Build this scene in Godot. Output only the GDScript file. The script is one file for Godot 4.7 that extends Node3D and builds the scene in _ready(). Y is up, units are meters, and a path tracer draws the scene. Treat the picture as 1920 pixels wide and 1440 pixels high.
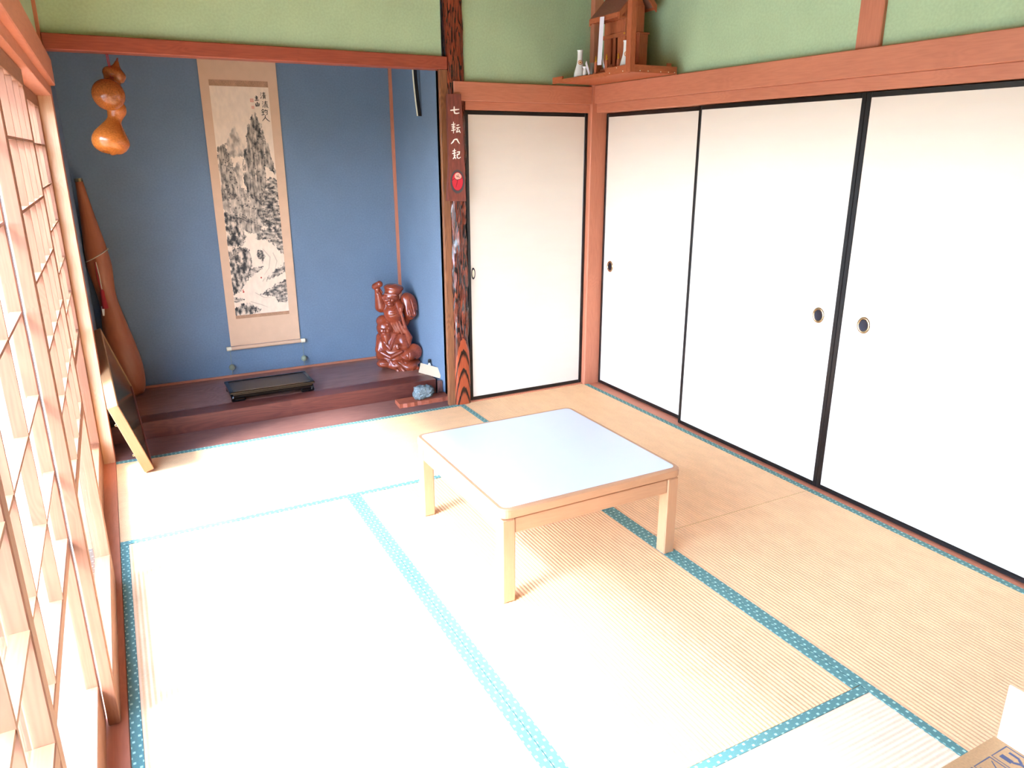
extends Node3D

# ---------------------------------------------------------------- mesh builder
class MB:
	var v := PackedVector3Array()
	var n := PackedVector3Array()
	var t := PackedVector2Array()
	var i := PackedInt32Array()
	func vert(p: Vector3, nn: Vector3, uv: Vector2) -> int:
		v.append(p); n.append(nn); t.append(uv)
		return v.size() - 1
	func tri(a: int, b: int, c: int) -> void:   # keeps the winding clockwise seen from the side of the normals
		var g := (v[c] - v[a]).cross(v[b] - v[a])
		if g.dot(n[a] + n[b] + n[c]) >= 0.0:
			i.append(a); i.append(b); i.append(c)
		else:
			i.append(a); i.append(c); i.append(b)
	func poly(pts: Array, inside: Vector3, uvs: Array) -> void:
		var g: Vector3 = (pts[2] - pts[0]).cross(pts[1] - pts[0])
		if g.length() < 1e-14 and pts.size() > 3:
			g = (pts[3] - pts[0]).cross(pts[2] - pts[0])
		g = g.normalized()
		if g.dot(pts[0] - inside) < 0.0:
			g = -g
		var s := v.size()
		for k in pts.size():
			vert(pts[k], g, uvs[k])
		for k in range(1, pts.size() - 1):
			tri(s, s + k, s + k + 1)
	func mesh() -> ArrayMesh:
		var a := []
		a.resize(Mesh.ARRAY_MAX)
		a[Mesh.ARRAY_VERTEX] = v
		a[Mesh.ARRAY_NORMAL] = n
		a[Mesh.ARRAY_TEX_UV] = t
		a[Mesh.ARRAY_INDEX] = i
		var m := ArrayMesh.new()
		m.add_surface_from_arrays(Mesh.PRIMITIVE_TRIANGLES, a)
		return m

var M := {}
var used := {}
var rng := RandomNumberGenerator.new()

# ---------------------------------------------------------------- shapes
func box_uv(p: Vector3, nn: Vector3, grain: int, off: Vector2) -> Vector2:
	var a := nn.abs()
	var ax := 0
	if a.y >= a.x and a.y >= a.z:
		ax = 1
	elif a.z >= a.x and a.z >= a.y:
		ax = 2
	if ax == grain:
		return Vector2(p[(grain + 1) % 3], p[(grain + 2) % 3]) + off
	return Vector2(p[grain], p[3 - ax - grain]) + off

func box(mb: MB, c: Vector3, s: Vector3, bevel := 0.0, grain := -1, xf := Transform3D.IDENTITY) -> void:
	var h := s * 0.5
	var b: float = minf(bevel, minf(h.x, minf(h.y, h.z)) * 0.9)
	if grain < 0:
		grain = 0 if s.x >= s.y and s.x >= s.z else (1 if s.y >= s.z else 2)
	var off := Vector2(c.x * 1.37 + c.z * 0.71, c.y * 1.91 + c.x * 0.53 + c.z * 0.37)
	var faces := []
	for ax in 3:
		for sg in [-1.0, 1.0]:
			var f := []
			for q in [[-1, -1], [1, -1], [1, 1], [-1, 1]]:
				var p := Vector3.ZERO
				p[ax] = sg * h[ax]
				p[(ax + 1) % 3] = q[0] * (h[(ax + 1) % 3] - b)
				p[(ax + 2) % 3] = q[1] * (h[(ax + 2) % 3] - b)
				f.append(p)
			faces.append(f)
	if b > 0.0:
		for ax in 3:
			var u := (ax + 1) % 3
			var w := (ax + 2) % 3
			for su in [-1.0, 1.0]:
				for sw in [-1.0, 1.0]:
					var f := []
					for k in [[-1, 0], [1, 0], [1, 1], [-1, 1]]:
						var p := Vector3.ZERO
						p[ax] = k[0] * (h[ax] - b)
						p[u] = su * (h[u] if k[1] == 0 else h[u] - b)
						p[w] = sw * (h[w] - b if k[1] == 0 else h[w])
						f.append(p)
					faces.append(f)
		for sx in [-1.0, 1.0]:
			for sy in [-1.0, 1.0]:
				for sz in [-1.0, 1.0]:
					faces.append([Vector3(sx * h.x, sy * (h.y - b), sz * (h.z - b)), Vector3(sx * (h.x - b), sy * h.y, sz * (h.z - b)), Vector3(sx * (h.x - b), sy * (h.y - b), sz * h.z)])
	for f in faces:
		var nn: Vector3 = (f[2] - f[0]).cross(f[1] - f[0])
		var pts := []
		var uvs := []
		for p in f:
			pts.append(xf * (p + c))
			uvs.append(box_uv(p, nn, grain, off))
		mb.poly(pts, xf * c, uvs)

func bx(x0: float, x1: float, y0: float, y1: float, z0: float, z1: float, bevel := 0.0, grain := -1) -> MB:
	var mb := MB.new()
	box(mb, Vector3((x0 + x1) / 2, (y0 + y1) / 2, (z0 + z1) / 2), Vector3(absf(x1 - x0), absf(y1 - y0), absf(z1 - z0)), bevel, grain)
	return mb

func sweep(mb: MB, pts: Array, rad: Array, seg := 10, caps := true, flat := 1.0, up := Vector3.ZERO) -> void:
	var m := pts.size()
	var side := Vector3.ZERO
	var rows := []
	var run := 0.0
	for k in m:
		var a: Vector3 = pts[maxi(k - 1, 0)]
		var b: Vector3 = pts[mini(k + 1, m - 1)]
		var tg := (b - a).normalized()
		if side == Vector3.ZERO:
			side = up if up != Vector3.ZERO else (Vector3.UP if absf(tg.y) < 0.9 else Vector3.RIGHT)
		side = (side - tg * side.dot(tg)).normalized()
		var o := tg.cross(side)
		if k > 0:
			run += (pts[k] - pts[k - 1]).length()
		var dl: float = maxf((b - a).length(), 1e-6)
		var dr: float = rad[mini(k + 1, m - 1)] - rad[maxi(k - 1, 0)]
		var row := []
		for q in seg + 1:
			var ang := TAU * q / seg
			var d := side * cos(ang) + o * sin(ang) * flat
			var nn := (side * cos(ang) * flat + o * sin(ang)).normalized()
			row.append(mb.vert(pts[k] + d * rad[k], (nn - tg * (dr / dl)).normalized(), Vector2(run, float(q) / seg * 0.3)))
		rows.append(row)
	for k in m - 1:
		for q in seg:
			mb.tri(rows[k][q], rows[k][q + 1], rows[k + 1][q + 1])
			mb.tri(rows[k][q], rows[k + 1][q + 1], rows[k + 1][q])
	if caps:
		for e in [0, m - 1]:
			if rad[e] > 0.0003:
				var tg: Vector3 = (pts[0] - pts[1]).normalized() if e == 0 else (pts[m - 1] - pts[m - 2]).normalized()
				var c := mb.vert(pts[e], tg, Vector2(0, 0))
				var ring := []
				for q in seg + 1:
					ring.append(mb.vert(mb.v[rows[e][q]], tg, Vector2(cos(TAU * q / seg), sin(TAU * q / seg)) * rad[e]))
				for q in seg:
					mb.tri(c, ring[q], ring[q + 1])

func smooth_line(p: Array, r: Array, per := 6) -> Array:   # Catmull-Rom through points and radii
	var op := []
	var orr := []
	for k in p.size() - 1:
		var a: Vector3 = p[maxi(k - 1, 0)]
		var d: Vector3 = p[mini(k + 2, p.size() - 1)]
		var ra: float = r[maxi(k - 1, 0)]
		var rd: float = r[mini(k + 2, p.size() - 1)]
		for q in per:
			var f := float(q) / per
			op.append((p[k] as Vector3).cubic_interpolate(p[k + 1], a, d, f))
			orr.append(maxf(0.0002, cubic_interpolate(r[k], r[k + 1], ra, rd, f)))
	op.append(p[-1])
	orr.append(r[-1])
	return [op, orr]

func lathe(prof: Array, seg := 20, at := Vector3.ZERO) -> MB:   # prof: [[radius, y], ...] from below
	var mb := MB.new()
	var p := []
	var r := []
	for k in prof:
		p.append(at + Vector3(0, k[1], 0))
		r.append(k[0])
	sweep(mb, p, r, seg)
	return mb

func lathe_fine(prof: Array, seg := 20, at := Vector3.ZERO) -> MB:
	var p := []
	var r := []
	for k in prof:
		p.append(at + Vector3(0, k[1], 0))
		r.append(k[0])
	var s := smooth_line(p, r, 5)
	var mb := MB.new()
	sweep(mb, s[0], s[1], seg)
	return mb

func ball(mb: MB, c: Vector3, r: Vector3, seg := 14) -> void:
	var rows := []
	for a in seg / 2 + 1:
		var th := PI * a / (seg / 2)
		var row := []
		for q in seg + 1:
			var ph := TAU * q / seg
			var d := Vector3(sin(th) * cos(ph), cos(th), sin(th) * sin(ph))
			row.append(mb.vert(c + d * r, (d / r).normalized(), Vector2(float(q) / seg, float(a) / seg)))
		rows.append(row)
	for a in seg / 2:
		for q in seg:
			mb.tri(rows[a][q], rows[a][q + 1], rows[a + 1][q + 1])
			mb.tri(rows[a][q], rows[a + 1][q + 1], rows[a + 1][q])

func ring_disc(mb: MB, c: Vector3, nrm: Vector3, prof: Array, seg := 24, sx := 1.0) -> void:   # prof: [[radius, offset along nrm], ...] from the middle outwards
	var up := Vector3.UP if absf(nrm.y) < 0.9 else Vector3.RIGHT
	var s := up.cross(nrm).normalized()
	var u := nrm.cross(s)
	var rows := []
	for k in prof.size():
		var a: Array = prof[maxi(k - 1, 0)]
		var b: Array = prof[mini(k + 1, prof.size() - 1)]
		var dr: float = b[0] - a[0]
		var dh: float = b[1] - a[1]
		var row := []
		for q in seg + 1:
			var an := TAU * q / seg
			var d := s * cos(an) * sx + u * sin(an)
			row.append(mb.vert(c + d * prof[k][0] + nrm * prof[k][1], (nrm * dr - d * dh).normalized(), Vector2(cos(an), sin(an)) * prof[k][0]))
		rows.append(row)
	for k in prof.size() - 1:
		for q in seg:
			mb.tri(rows[k][q], rows[k][q + 1], rows[k + 1][q + 1])
			mb.tri(rows[k][q], rows[k + 1][q + 1], rows[k + 1][q])

# ---------------------------------------------------------------- implicit shapes, meshed as surface nets
func sdf_mesh(prims: Array, cell: float) -> ArrayMesh:
	var lo := Vector3.ONE * 1e6
	var hi := -lo
	for p in prims:
		if p.op == "add":
			lo = lo.min(p.lo); hi = hi.max(p.hi)
	lo -= Vector3.ONE * cell * 4.0
	hi += Vector3.ONE * cell * 4.0
	var nx := int(ceil((hi.x - lo.x) / cell)) + 1
	var ny := int(ceil((hi.y - lo.y) / cell)) + 1
	var nz := int(ceil((hi.z - lo.z) / cell)) + 1
	var f := PackedFloat32Array()
	f.resize(nx * ny * nz)
	f.fill(1.0)
	for p in prims:
		var k: float = p.k
		var pad: float = k + cell * 3.0
		var a: Vector3 = ((p.lo - lo - Vector3.ONE * pad) / cell).floor().clamp(Vector3.ZERO, Vector3(nx - 1, ny - 1, nz - 1))
		var b: Vector3 = ((p.hi - lo + Vector3.ONE * pad) / cell).ceil().clamp(Vector3.ZERO, Vector3(nx - 1, ny - 1, nz - 1))
		var cap: bool = p.type == "cap"
		var add: bool = p.op == "add"
		var inv: Basis = p.inv
		for z in range(int(a.z), int(b.z) + 1):
			for y in range(int(a.y), int(b.y) + 1):
				var at := (z * ny + y) * nx
				for x in range(int(a.x), int(b.x) + 1):
					var q := lo + Vector3(x, y, z) * cell
					var d: float
					if cap:
						var pa: Vector3 = q - p.a
						var h: float = clampf(pa.dot(p.ab) * p.il, 0.0, 1.0)
						d = (pa - p.ab * h).length() - lerpf(p.ra, p.rb, h)
					else:
						var e: Vector3 = inv * (q - p.c)
						var k0: float = (e / p.r).length()
						var k1: float = (e / (p.r * p.r)).length()
						d = k0 * (k0 - 1.0) / maxf(k1, 1e-6) if k0 > 1e-4 else -p.r.x
					var g := f[at + x]
					if add:
						var hh: float = maxf(k - absf(g - d), 0.0) / maxf(k, 1e-6)
						f[at + x] = minf(g, d) - hh * hh * k * 0.25
					else:
						var hh: float = maxf(k - absf(g + d), 0.0) / maxf(k, 1e-6)
						f[at + x] = maxf(g, -d) + hh * hh * k * 0.25
	var vid := PackedInt32Array()
	vid.resize(nx * ny * nz)
	vid.fill(-1)
	var mb := MB.new()
	var sy := nx
	var sz := nx * ny
	var offs := [0, 1, sy, sy + 1, sz, sz + 1, sz + sy, sz + sy + 1]
	var edges := [[0, 1], [2, 3], [4, 5], [6, 7], [0, 2], [1, 3], [4, 6], [5, 7], [0, 4], [1, 5], [2, 6], [3, 7]]
	for z in nz - 1:
		for y in ny - 1:
			for x in nx - 1:
				var at := z * sz + y * sy + x
				if absf(f[at]) > cell * 2.6:
					continue
				var s := 0
				for o in offs:
					if f[at + o] < 0.0:
						s += 1
				if s == 0 or s == 8:
					continue
				var sum := Vector3.ZERO
				var cnt := 0
				for e in edges:
					var u := f[at + offs[e[0]]]
					var w := f[at + offs[e[1]]]
					if (u < 0.0) != (w < 0.0):
						var tt := u / (u - w)
						var c0 := Vector3(e[0] & 1, (e[0] >> 1) & 1, (e[0] >> 2) & 1)
						var c1 := Vector3(e[1] & 1, (e[1] >> 1) & 1, (e[1] >> 2) & 1)
						sum += c0.lerp(c1, tt)
						cnt += 1
				var gr := Vector3(f[at + 1] + f[at + 1 + sy] + f[at + 1 + sz] + f[at + 1 + sy + sz] - f[at] - f[at + sy] - f[at + sz] - f[at + sy + sz],
					f[at + sy] + f[at + 1 + sy] + f[at + sy + sz] + f[at + 1 + sy + sz] - f[at] - f[at + 1] - f[at + sz] - f[at + 1 + sz],
					f[at + sz] + f[at + 1 + sz] + f[at + sy + sz] + f[at + 1 + sy + sz] - f[at] - f[at + 1] - f[at + sy] - f[at + 1 + sy])
				var pos := lo + (Vector3(x, y, z) + sum / cnt) * cell
				vid[at] = mb.vert(pos, gr.normalized(), Vector2(pos.y, pos.x + pos.z))
	for z in range(1, nz - 1):
		for y in range(1, ny - 1):
			for x in range(1, nx - 1):
				var at := z * sz + y * sy + x
				if absf(f[at]) > cell * 2.6:
					continue
				var ins := f[at] < 0.0
				for ax in 3:
					var st: int = [1, sy, sz][ax]
					if (f[at + st] < 0.0) == ins:
						continue
					var o1: int = [sy, sz, 1][ax]
					var o2: int = [sz, 1, sy][ax]
					var q0 := vid[at]
					var q1 := vid[at - o1]
					var q2 := vid[at - o1 - o2]
					var q3 := vid[at - o2]
					if q0 < 0 or q1 < 0 or q2 < 0 or q3 < 0:
						continue
					mb.tri(q0, q1, q2)
					mb.tri(q0, q2, q3)
	return mb.mesh()

func el(c: Vector3, r: Vector3, k := 0.008, op := "add", turn := Vector3.ZERO) -> Dictionary:
	var b := Basis.from_euler(turn)
	var m := maxf(r.x, maxf(r.y, r.z))
	var e := r if turn == Vector3.ZERO else Vector3.ONE * m
	return {"type": "el", "c": c, "r": r, "k": k, "op": op, "inv": b.inverse(), "lo": c - e, "hi": c + e}

func cp(a: Vector3, b: Vector3, ra: float, rb: float, k := 0.006, op := "add") -> Dictionary:
	var m := Vector3.ONE * maxf(ra, rb)
	return {"type": "cap", "a": a, "ab": b - a, "il": 1.0 / maxf((b - a).length_squared(), 1e-9), "ra": ra, "rb": rb, "k": k, "op": op, "inv": Basis.IDENTITY, "lo": a.min(b) - m, "hi": a.max(b) + m}

# ---------------------------------------------------------------- nodes
func numbered(called: String) -> String:
	used[called] = used.get(called, -1) + 1
	return called if used[called] == 0 else "%s_%03d" % [called, used[called]]

func mesh_node(called: String, mb, material: Material, parent: Node = self) -> MeshInstance3D:
	var o := MeshInstance3D.new()
	o.mesh = mb if mb is Mesh else mb.mesh()
	o.material_override = material
	o.cast_shadow = GeometryInstance3D.SHADOW_CASTING_SETTING_ON
	if parent == self:
		o.name = numbered(called)
		add_child(o)
	else:
		o.name = called
		parent.add_child(o, true)
	return o

func tag(o: Node, label: String, category: String, group := "", kind := "") -> Node:
	if label: o.set_meta("label", label)
	if category: o.set_meta("category", category)
	if group: o.set_meta("group", group)
	if kind: o.set_meta("kind", kind)
	return o

func thing(called: String, label: String, category: String, at := Vector3.ZERO, turn := 0.0, group := "") -> Node3D:
	var o := Node3D.new()
	o.name = numbered(called)
	add_child(o)
	o.position = at
	o.rotation.y = turn
	tag(o, label, category, group)
	return o

func struct(called: String, mb, material: Material, label := "") -> MeshInstance3D:
	var o := mesh_node(called, mb, material)
	o.set_meta("kind", "structure")
	if label: o.set_meta("label", label)
	return o

func struct_root(called: String, label := "") -> Node3D:
	var o := Node3D.new()
	o.name = numbered(called)
	add_child(o)
	o.set_meta("kind", "structure")
	if label: o.set_meta("label", label)
	return o

# ---------------------------------------------------------------- textures and materials
func noise_bytes(w: int, h: int, sx: int, sy: int, freq: float, seed_: int, oct := 4) -> PackedByteArray:
	var nz := FastNoiseLite.new()
	nz.seed = seed_
	nz.frequency = freq
	nz.fractal_octaves = oct
	var im := nz.get_seamless_image(sx, sy)
	im.convert(Image.FORMAT_L8)
	im.resize(w, h, Image.INTERPOLATE_CUBIC)
	return im.get_data()

func tex_from(w: int, h: int, rgb: PackedByteArray) -> ImageTexture:
	var im := Image.create_from_data(w, h, false, Image.FORMAT_RGB8, rgb)
	im.generate_mipmaps()
	return ImageTexture.create_from_image(im)

func put(a: PackedByteArray, k: int, c: Color) -> void:
	a[k * 3] = clampi(int(c.r * 255.0), 0, 255)
	a[k * 3 + 1] = clampi(int(c.g * 255.0), 0, 255)
	a[k * 3 + 2] = clampi(int(c.b * 255.0), 0, 255)

func wood_tex(light: Color, dark: Color, seed_: int, rings := 0.5, fine := 0.35) -> ImageTexture:
	var w := 512
	var h := 256
	var a := noise_bytes(w, h, 24, 128, 0.03, seed_)
	var b := noise_bytes(w, h, 96, 256, 0.12, seed_ + 7)
	var c := noise_bytes(w, h, 20, 20, 0.08, seed_ + 13)
	var out := PackedByteArray()
	out.resize(w * h * 3)
	for k in w * h:
		var g := a[k] / 255.0
		var ring := 0.5 + 0.5 * sin(g * 42.0)
		var v := rings * ring + fine * (b[k] / 255.0) + (1.0 - rings - fine) * (c[k] / 255.0)
		put(out, k, light.lerp(dark, clampf((v - 0.25) * 1.3, 0.0, 1.0)))
	return tex_from(w, h, out)

func mat(c: Color, rough := 0.7, tex: Texture2D = null, sc := Vector3.ONE) -> StandardMaterial3D:
	var m := StandardMaterial3D.new()
	m.albedo_color = c
	m.roughness = rough
	if tex:
		m.albedo_texture = tex
		m.uv1_scale = sc
	return m

func speckle_tex(base: Color, spread: float, seed_: int, size := 256, freq := 0.15) -> ImageTexture:
	var a := noise_bytes(size, size, size, size, freq, seed_, 5)
	var b := noise_bytes(size, size, 24, 24, 0.1, seed_ + 3, 3)
	var out := PackedByteArray()
	out.resize(size * size * 3)
	for k in size * size:
		var v := 1.0 + spread * ((a[k] - 128) / 128.0 * 0.7 + (b[k] - 128) / 128.0 * 0.3)
		put(out, k, Color(base.r * v, base.g * v, base.b * v))
	return tex_from(size, size, out)

func stamp(im: Image, c: Vector2, r: float, col: Color, soft := 0.8) -> void:
	var x0 := maxi(0, int(c.x - r - 1.0))
	var x1 := mini(im.get_width() - 1, int(c.x + r + 1.0))
	var y0 := maxi(0, int(c.y - r - 1.0))
	var y1 := mini(im.get_height() - 1, int(c.y + r + 1.0))
	for y in range(y0, y1 + 1):
		for x in range(x0, x1 + 1):
			var d := r - Vector2(x + 0.5, y + 0.5).distance_to(c)
			if d > -0.5:
				var al := clampf((d + 0.5) / soft, 0.0, 1.0) * col.a
				im.set_pixel(x, y, im.get_pixel(x, y).lerp(Color(col.r, col.g, col.b), al))

func stroke(im: Image, pts: Array, r0: float, r1: float, col: Color) -> void:
	for k in pts.size() - 1:
		var a: Vector2 = pts[k]
		var b: Vector2 = pts[k + 1]
		var steps := maxi(2, int(a.distance_to(b) / 0.8))
		for s in steps + 1:
			var f := (k + float(s) / steps) / (pts.size() - 1)
			var r := lerpf(r0, r1, f) * (0.8 + 0.35 * sin(f * PI))
			stamp(im, a.lerp(b, float(s) / steps), r, col)

func glyph(im: Image, strokes: Array, at: Vector2, size: Vector2, r: float, col: Color) -> void:
	for s in strokes:
		var p := []
		for k in range(0, s.size(), 2):
			p.append(at + Vector2(s[k], s[k + 1]) * size)
		stroke(im, p, r, r * 0.7, col)

const SEVEN := [[.03, .52, .95, .36], [.42, .04, .40, .6, .46, .88, .7, .92, .95, .84]]
const ROLL := [[.05, .24, .46, .18], [.27, .0, .24, 1.0], [.08, .4, .44, .36], [.1, .55, .42, .5], [.02, .76, .5, .68], [.62, .3, .88, .24], [.54, .54, 1.0, .46], [.76, .54, .58, .9, .96, .82], [.86, .68, 1.0, .96]]
const EIGHT := [[.34, .3, .22, .65, .02, .98], [.42, .22, .66, .2, .78, .6, .92, .95]]
const RISE := [[.08, .2, .44, .14], [.28, .0, .24, .9], [.04, .44, .46, .36], [.2, .62, .44, .6], [.1, .95, .3, .75, .42, .95], [.62, .3, .9, .26, .84, .5, .62, .54, .6, .84, .8, .92, 1.0, .8]]
const CLEAR := [[.1, .1, .2, .2], [.04, .36, .14, .44], [.04, .9, .2, .6], [.4, .14, .9, .1], [.62, .0, .62, .5], [.44, .3, .88, .26], [.34, .48, .98, .42], [.5, .56, .46, .98], [.5, .58, .84, .54, .82, .96], [.52, .7, .8, .68], [.52, .82, .8, .8]]
const FLOW := [[.1, .1, .2, .2], [.06, .36, .14, .46], [.04, .92, .2, .58], [.4, .16, .98, .12], [.62, .0, .6, .3, .42, .42, .9, .38], [.46, .5, .38, .98], [.64, .5, .64, .9], [.84, .48, .84, .86, 1.0, .94]]
const FISH := [[.3, .0, .04, .3], [.3, .04, .5, .22], [.14, .38, .44, .34], [.06, .56, .5, .52], [.28, .34, .28, .92], [.02, .95, .52, .84], [.7, .08, .56, .4], [.66, .24, .98, .2, .94, .8, .78, .9], [.68, .5, .8, .6]]
const MAN := [[.48, .0, .42, .4, .04, .9], [.46, .36, .7, .72, 1.0, .98]]
const LORD := [[.4, .0, .56, .14], [.18, .3, .84, .24], [.24, .58, .8, .52], [.52, .26, .5, .9], [.06, .94, .98, .86]]
const MOUNT := [[.5, .0, .48, .86], [.12, .36, .1, .9, .88, .84], [.88, .3, .86, .86]]

func painting_tex() -> ImageTexture:
	var w := 224
	var h := 920
	var paper := Color(.90, .81, .71)
	var ink := Color(.13, .135, .14)
	var n1 := noise_bytes(w, h, 112, 230, 0.09, 3, 5)      # blots
	var n2 := noise_bytes(w, h, 150, 60, 0.16, 9, 4)       # upright dry-brush streaks
	var n3 := noise_bytes(w, h, 60, 460, 0.12, 21, 4)      # lying strokes
	var dens := PackedFloat32Array()
	dens.resize(w * h)
	# each shape: outline in parts of the picture, darkness, streak kind (0 blots, 1 upright, 2 lying)
	var shapes := [
		[[.12, .29, .2, .215, .27, .185, .32, .16, .37, .185, .45, .24, .53, .28, .4, .29, .25, .295], .34, 0],
		[[.42, .4, .45, .30, .54, .22, .6, .15, .71, .103, .77, .14, .83, .2, .9, .262, .95, .31, 1.0, .37, .9, .345, .82, .33, .78, .42, .74, .47, .68, .5, .5, .46], .72, 1],
		[[.66, .125, .71, .105, .78, .16, .82, .21, .7, .2, .65, .17], .8, 0],
		[[.0, .3, .04, .25, .11, .236, .18, .27, .24, .32, .26, .38, .3, .42, .2, .47, .0, .48], .68, 1],
		[[.26, .34, .34, .31, .4, .36, .36, .42, .28, .42], .4, 0],
		[[.0, .46, .2, .42, .5, .44, .68, .5, .7, .58, .62, .6, .3, .56, .1, .55, .0, .54], .5, 1],
		[[.12, .54, .3, .55, .56, .58, .64, .6, .56, .635, .4, .62, .22, .59], .62, 1],
		[[.66, .47, .76, .42, .88, .382, 1.0, .39, 1.0, .68, .9, .62, .76, .61, .66, .585, .6, .53], .8, 2],
		[[.0, .52, .16, .54, .24, .585, .34, .64, .26, .68, .0, .68], .84, 0],
		[[.56, .625, .8, .6, 1.0, .62, 1.0, .74, .9, .7, .72, .66, .5, .65], .62, 2],
		[[.0, .7, .2, .685, .36, .7, .4, .75, .36, .8, .24, .85, .12, .89, .0, .9], .82, 0],
		[[.52, .7, .6, .71, .64, .735, .58, .765, .5, .735], .85, 0],
		[[.3, .79, .5, .78, .6, .785, .44, .81, .3, .83], .5, 2],
		[[.62, .845, .84, .8, 1.0, .77, 1.0, .81, .84, .83], .66, 2],
		[[.5, .915, .72, .88, 1.0, .85, 1.0, .955, .82, .95, .7, .92], .74, 2],
		[[.0, .915, .12, .92, .2, .93, .06, .935, .0, .935], .6, 2],
		[[.0, .97, .12, .945, .3, .95, .48, .985, .3, 1.0, .0, 1.0], .76, 0]]
	for sh in shapes:
		var pg := PackedVector2Array()
		var b := Rect2(Vector2(sh[0][0] * w, sh[0][1] * h), Vector2.ZERO)
		for k in range(0, sh[0].size(), 2):
			var p := Vector2(sh[0][k] * w, sh[0][k + 1] * h)
			pg.append(p)
			b = b.expand(p)
		for y in range(maxi(0, int(b.position.y) - 6), mini(h, int(b.end.y) + 6)):
			for x in range(maxi(0, int(b.position.x) - 6), mini(w, int(b.end.x) + 6)):
				var k := y * w + x
				var wob := Vector2((n1[k] - 128) * 0.08, (n2[k] - 128) * 0.06)
				if Geometry2D.is_point_in_polygon(Vector2(x, y) + wob, pg):
					var tx: float = (n1[k] if sh[2] == 0 else ((n2[k] * 0.55 + n1[k] * 0.45) if sh[2] == 1 else n3[k])) / 255.0
					var v: float = sh[1] * clampf(0.36 + 1.5 * (tx - 0.34), 0.07, 1.0) * (0.5 + 0.9 * n1[k] / 255.0)
					dens[k] = maxf(dens[k], v)
	var im := Image.create(w, h, false, Image.FORMAT_RGB8)
	for y in h:
		for x in w:
			var k := y * w + x
			im.set_pixel(x, y, paper.lerp(ink, clampf(dens[k], 0.0, 0.9)) * (0.97 + 0.06 * n1[k] / 255.0))
	# ridge lines along the brushed shapes, broken where the brush runs dry
	for sh in shapes:
		if sh[1] < 0.45:
			continue
		for k in range(0, sh[0].size() - 2, 2):
			var p := Vector2(sh[0][k] * w, sh[0][k + 1] * h)
			var q := Vector2(sh[0][k + 2] * w, sh[0][k + 3] * h)
			var steps := int(p.distance_to(q) / 3.0) + 1
			for e in steps:
				var at := p.lerp(q, float(e) / steps)
				var id := clampi(int(at.y), 0, h - 1) * w + clampi(int(at.x), 0, w - 1)
				if n1[id] > 118:
					stamp(im, at + Vector2((n2[id] - 128) * 0.05, (n3[id] - 128) * 0.05), 1.0 + n1[id] / 140.0, Color(.16, .165, .17, .38))
	# dark tufts: short dabs in the groves
	var dab := RandomNumberGenerator.new()
	dab.seed = 31
	for g in [[.05, .30, .2, .16, 60], [.5, .2, .35, .2, 70], [.1, .45, .5, .12, 90], [.7, .42, .3, .2, 120], [.0, .54, .28, .12, 80], [.02, .7, .34, .16, 90], [.52, .705, .1, .05, 26], [.6, .62, .4, .06, 50], [.6, .8, .4, .14, 70], [.02, .95, .4, .04, 40]]:
		for k in g[4]:
			var at := Vector2((g[0] + dab.randf() * g[2]) * w, (g[1] + dab.randf() * g[3]) * h)
			var id := clampi(int(at.y), 0, h - 1) * w + clampi(int(at.x), 0, w - 1)
			if dens[id] > 0.12:
				stamp(im, at, dab.randf_range(1.2, 3.4), Color(.13, .14, .15, dab.randf_range(.25, .6)))
	# swirls of the stream
	var pale := Color(.70, .63, .55, .15)
	for s in [[.62, .70, .74, .74, .7, .79, .6, .82], [.8, .72, .86, .76, .78, .82], [.4, .9, .55, .925, .7, .93], [.3, .94, .5, .96, .62, .975], [.56, .85, .62, .83]]:
		var p := []
		for k in range(0, s.size(), 2):
			p.append(Vector2(s[k] * w, s[k + 1] * h))
		stroke(im, p, 2.4, 1.2, pale)
	stamp(im, Vector2(.19 * w, .892 * h), 3.4, Color(.72, .2, .16))
	stamp(im, Vector2(.185 * w, .884 * h), 2.2, Color(.72, .2, .16))
	stamp(im, Vector2(.54 * w, .832 * h), 3.0, Color(.72, .2, .16))
	var k0 := Color(.1, .1, .1)
	glyph(im, CLEAR, Vector2(.85 * w, .02 * h), Vector2(22, 27), 1.0, k0)
	glyph(im, FLOW, Vector2(.87 * w, .056 * h), Vector2(22, 27), 1.05, k0)
	glyph(im, FISH, Vector2(.84 * w, .09 * h), Vector2(24, 24), 1.05, k0)
	glyph(im, MAN, Vector2(.84 * w, .116 * h), Vector2(30, 24), 1.2, k0)
	glyph(im, LORD, Vector2(.745 * w, .036 * h), Vector2(16, 18), 1.4, k0)
	glyph(im, MOUNT, Vector2(.75 * w, .062 * h), Vector2(16, 16), 1.6, k0)
	for s in [[.668, .048, 13], [.68, .079, 10]]:
		var z: int = s[2]
		var o := Vector2i(int(s[0] * w), int(s[1] * h))
		for y in z:
			for x in z:
				if (x / 2 + y / 3) % 2 == 0 or x == 0 or y == 0 or x == z - 1 or y == z - 1:
					im.set_pixel(o.x + x, o.y + y, Color(.84, .47, .4))
	im.generate_mipmaps()
	return ImageTexture.create_from_image(im)

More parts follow.
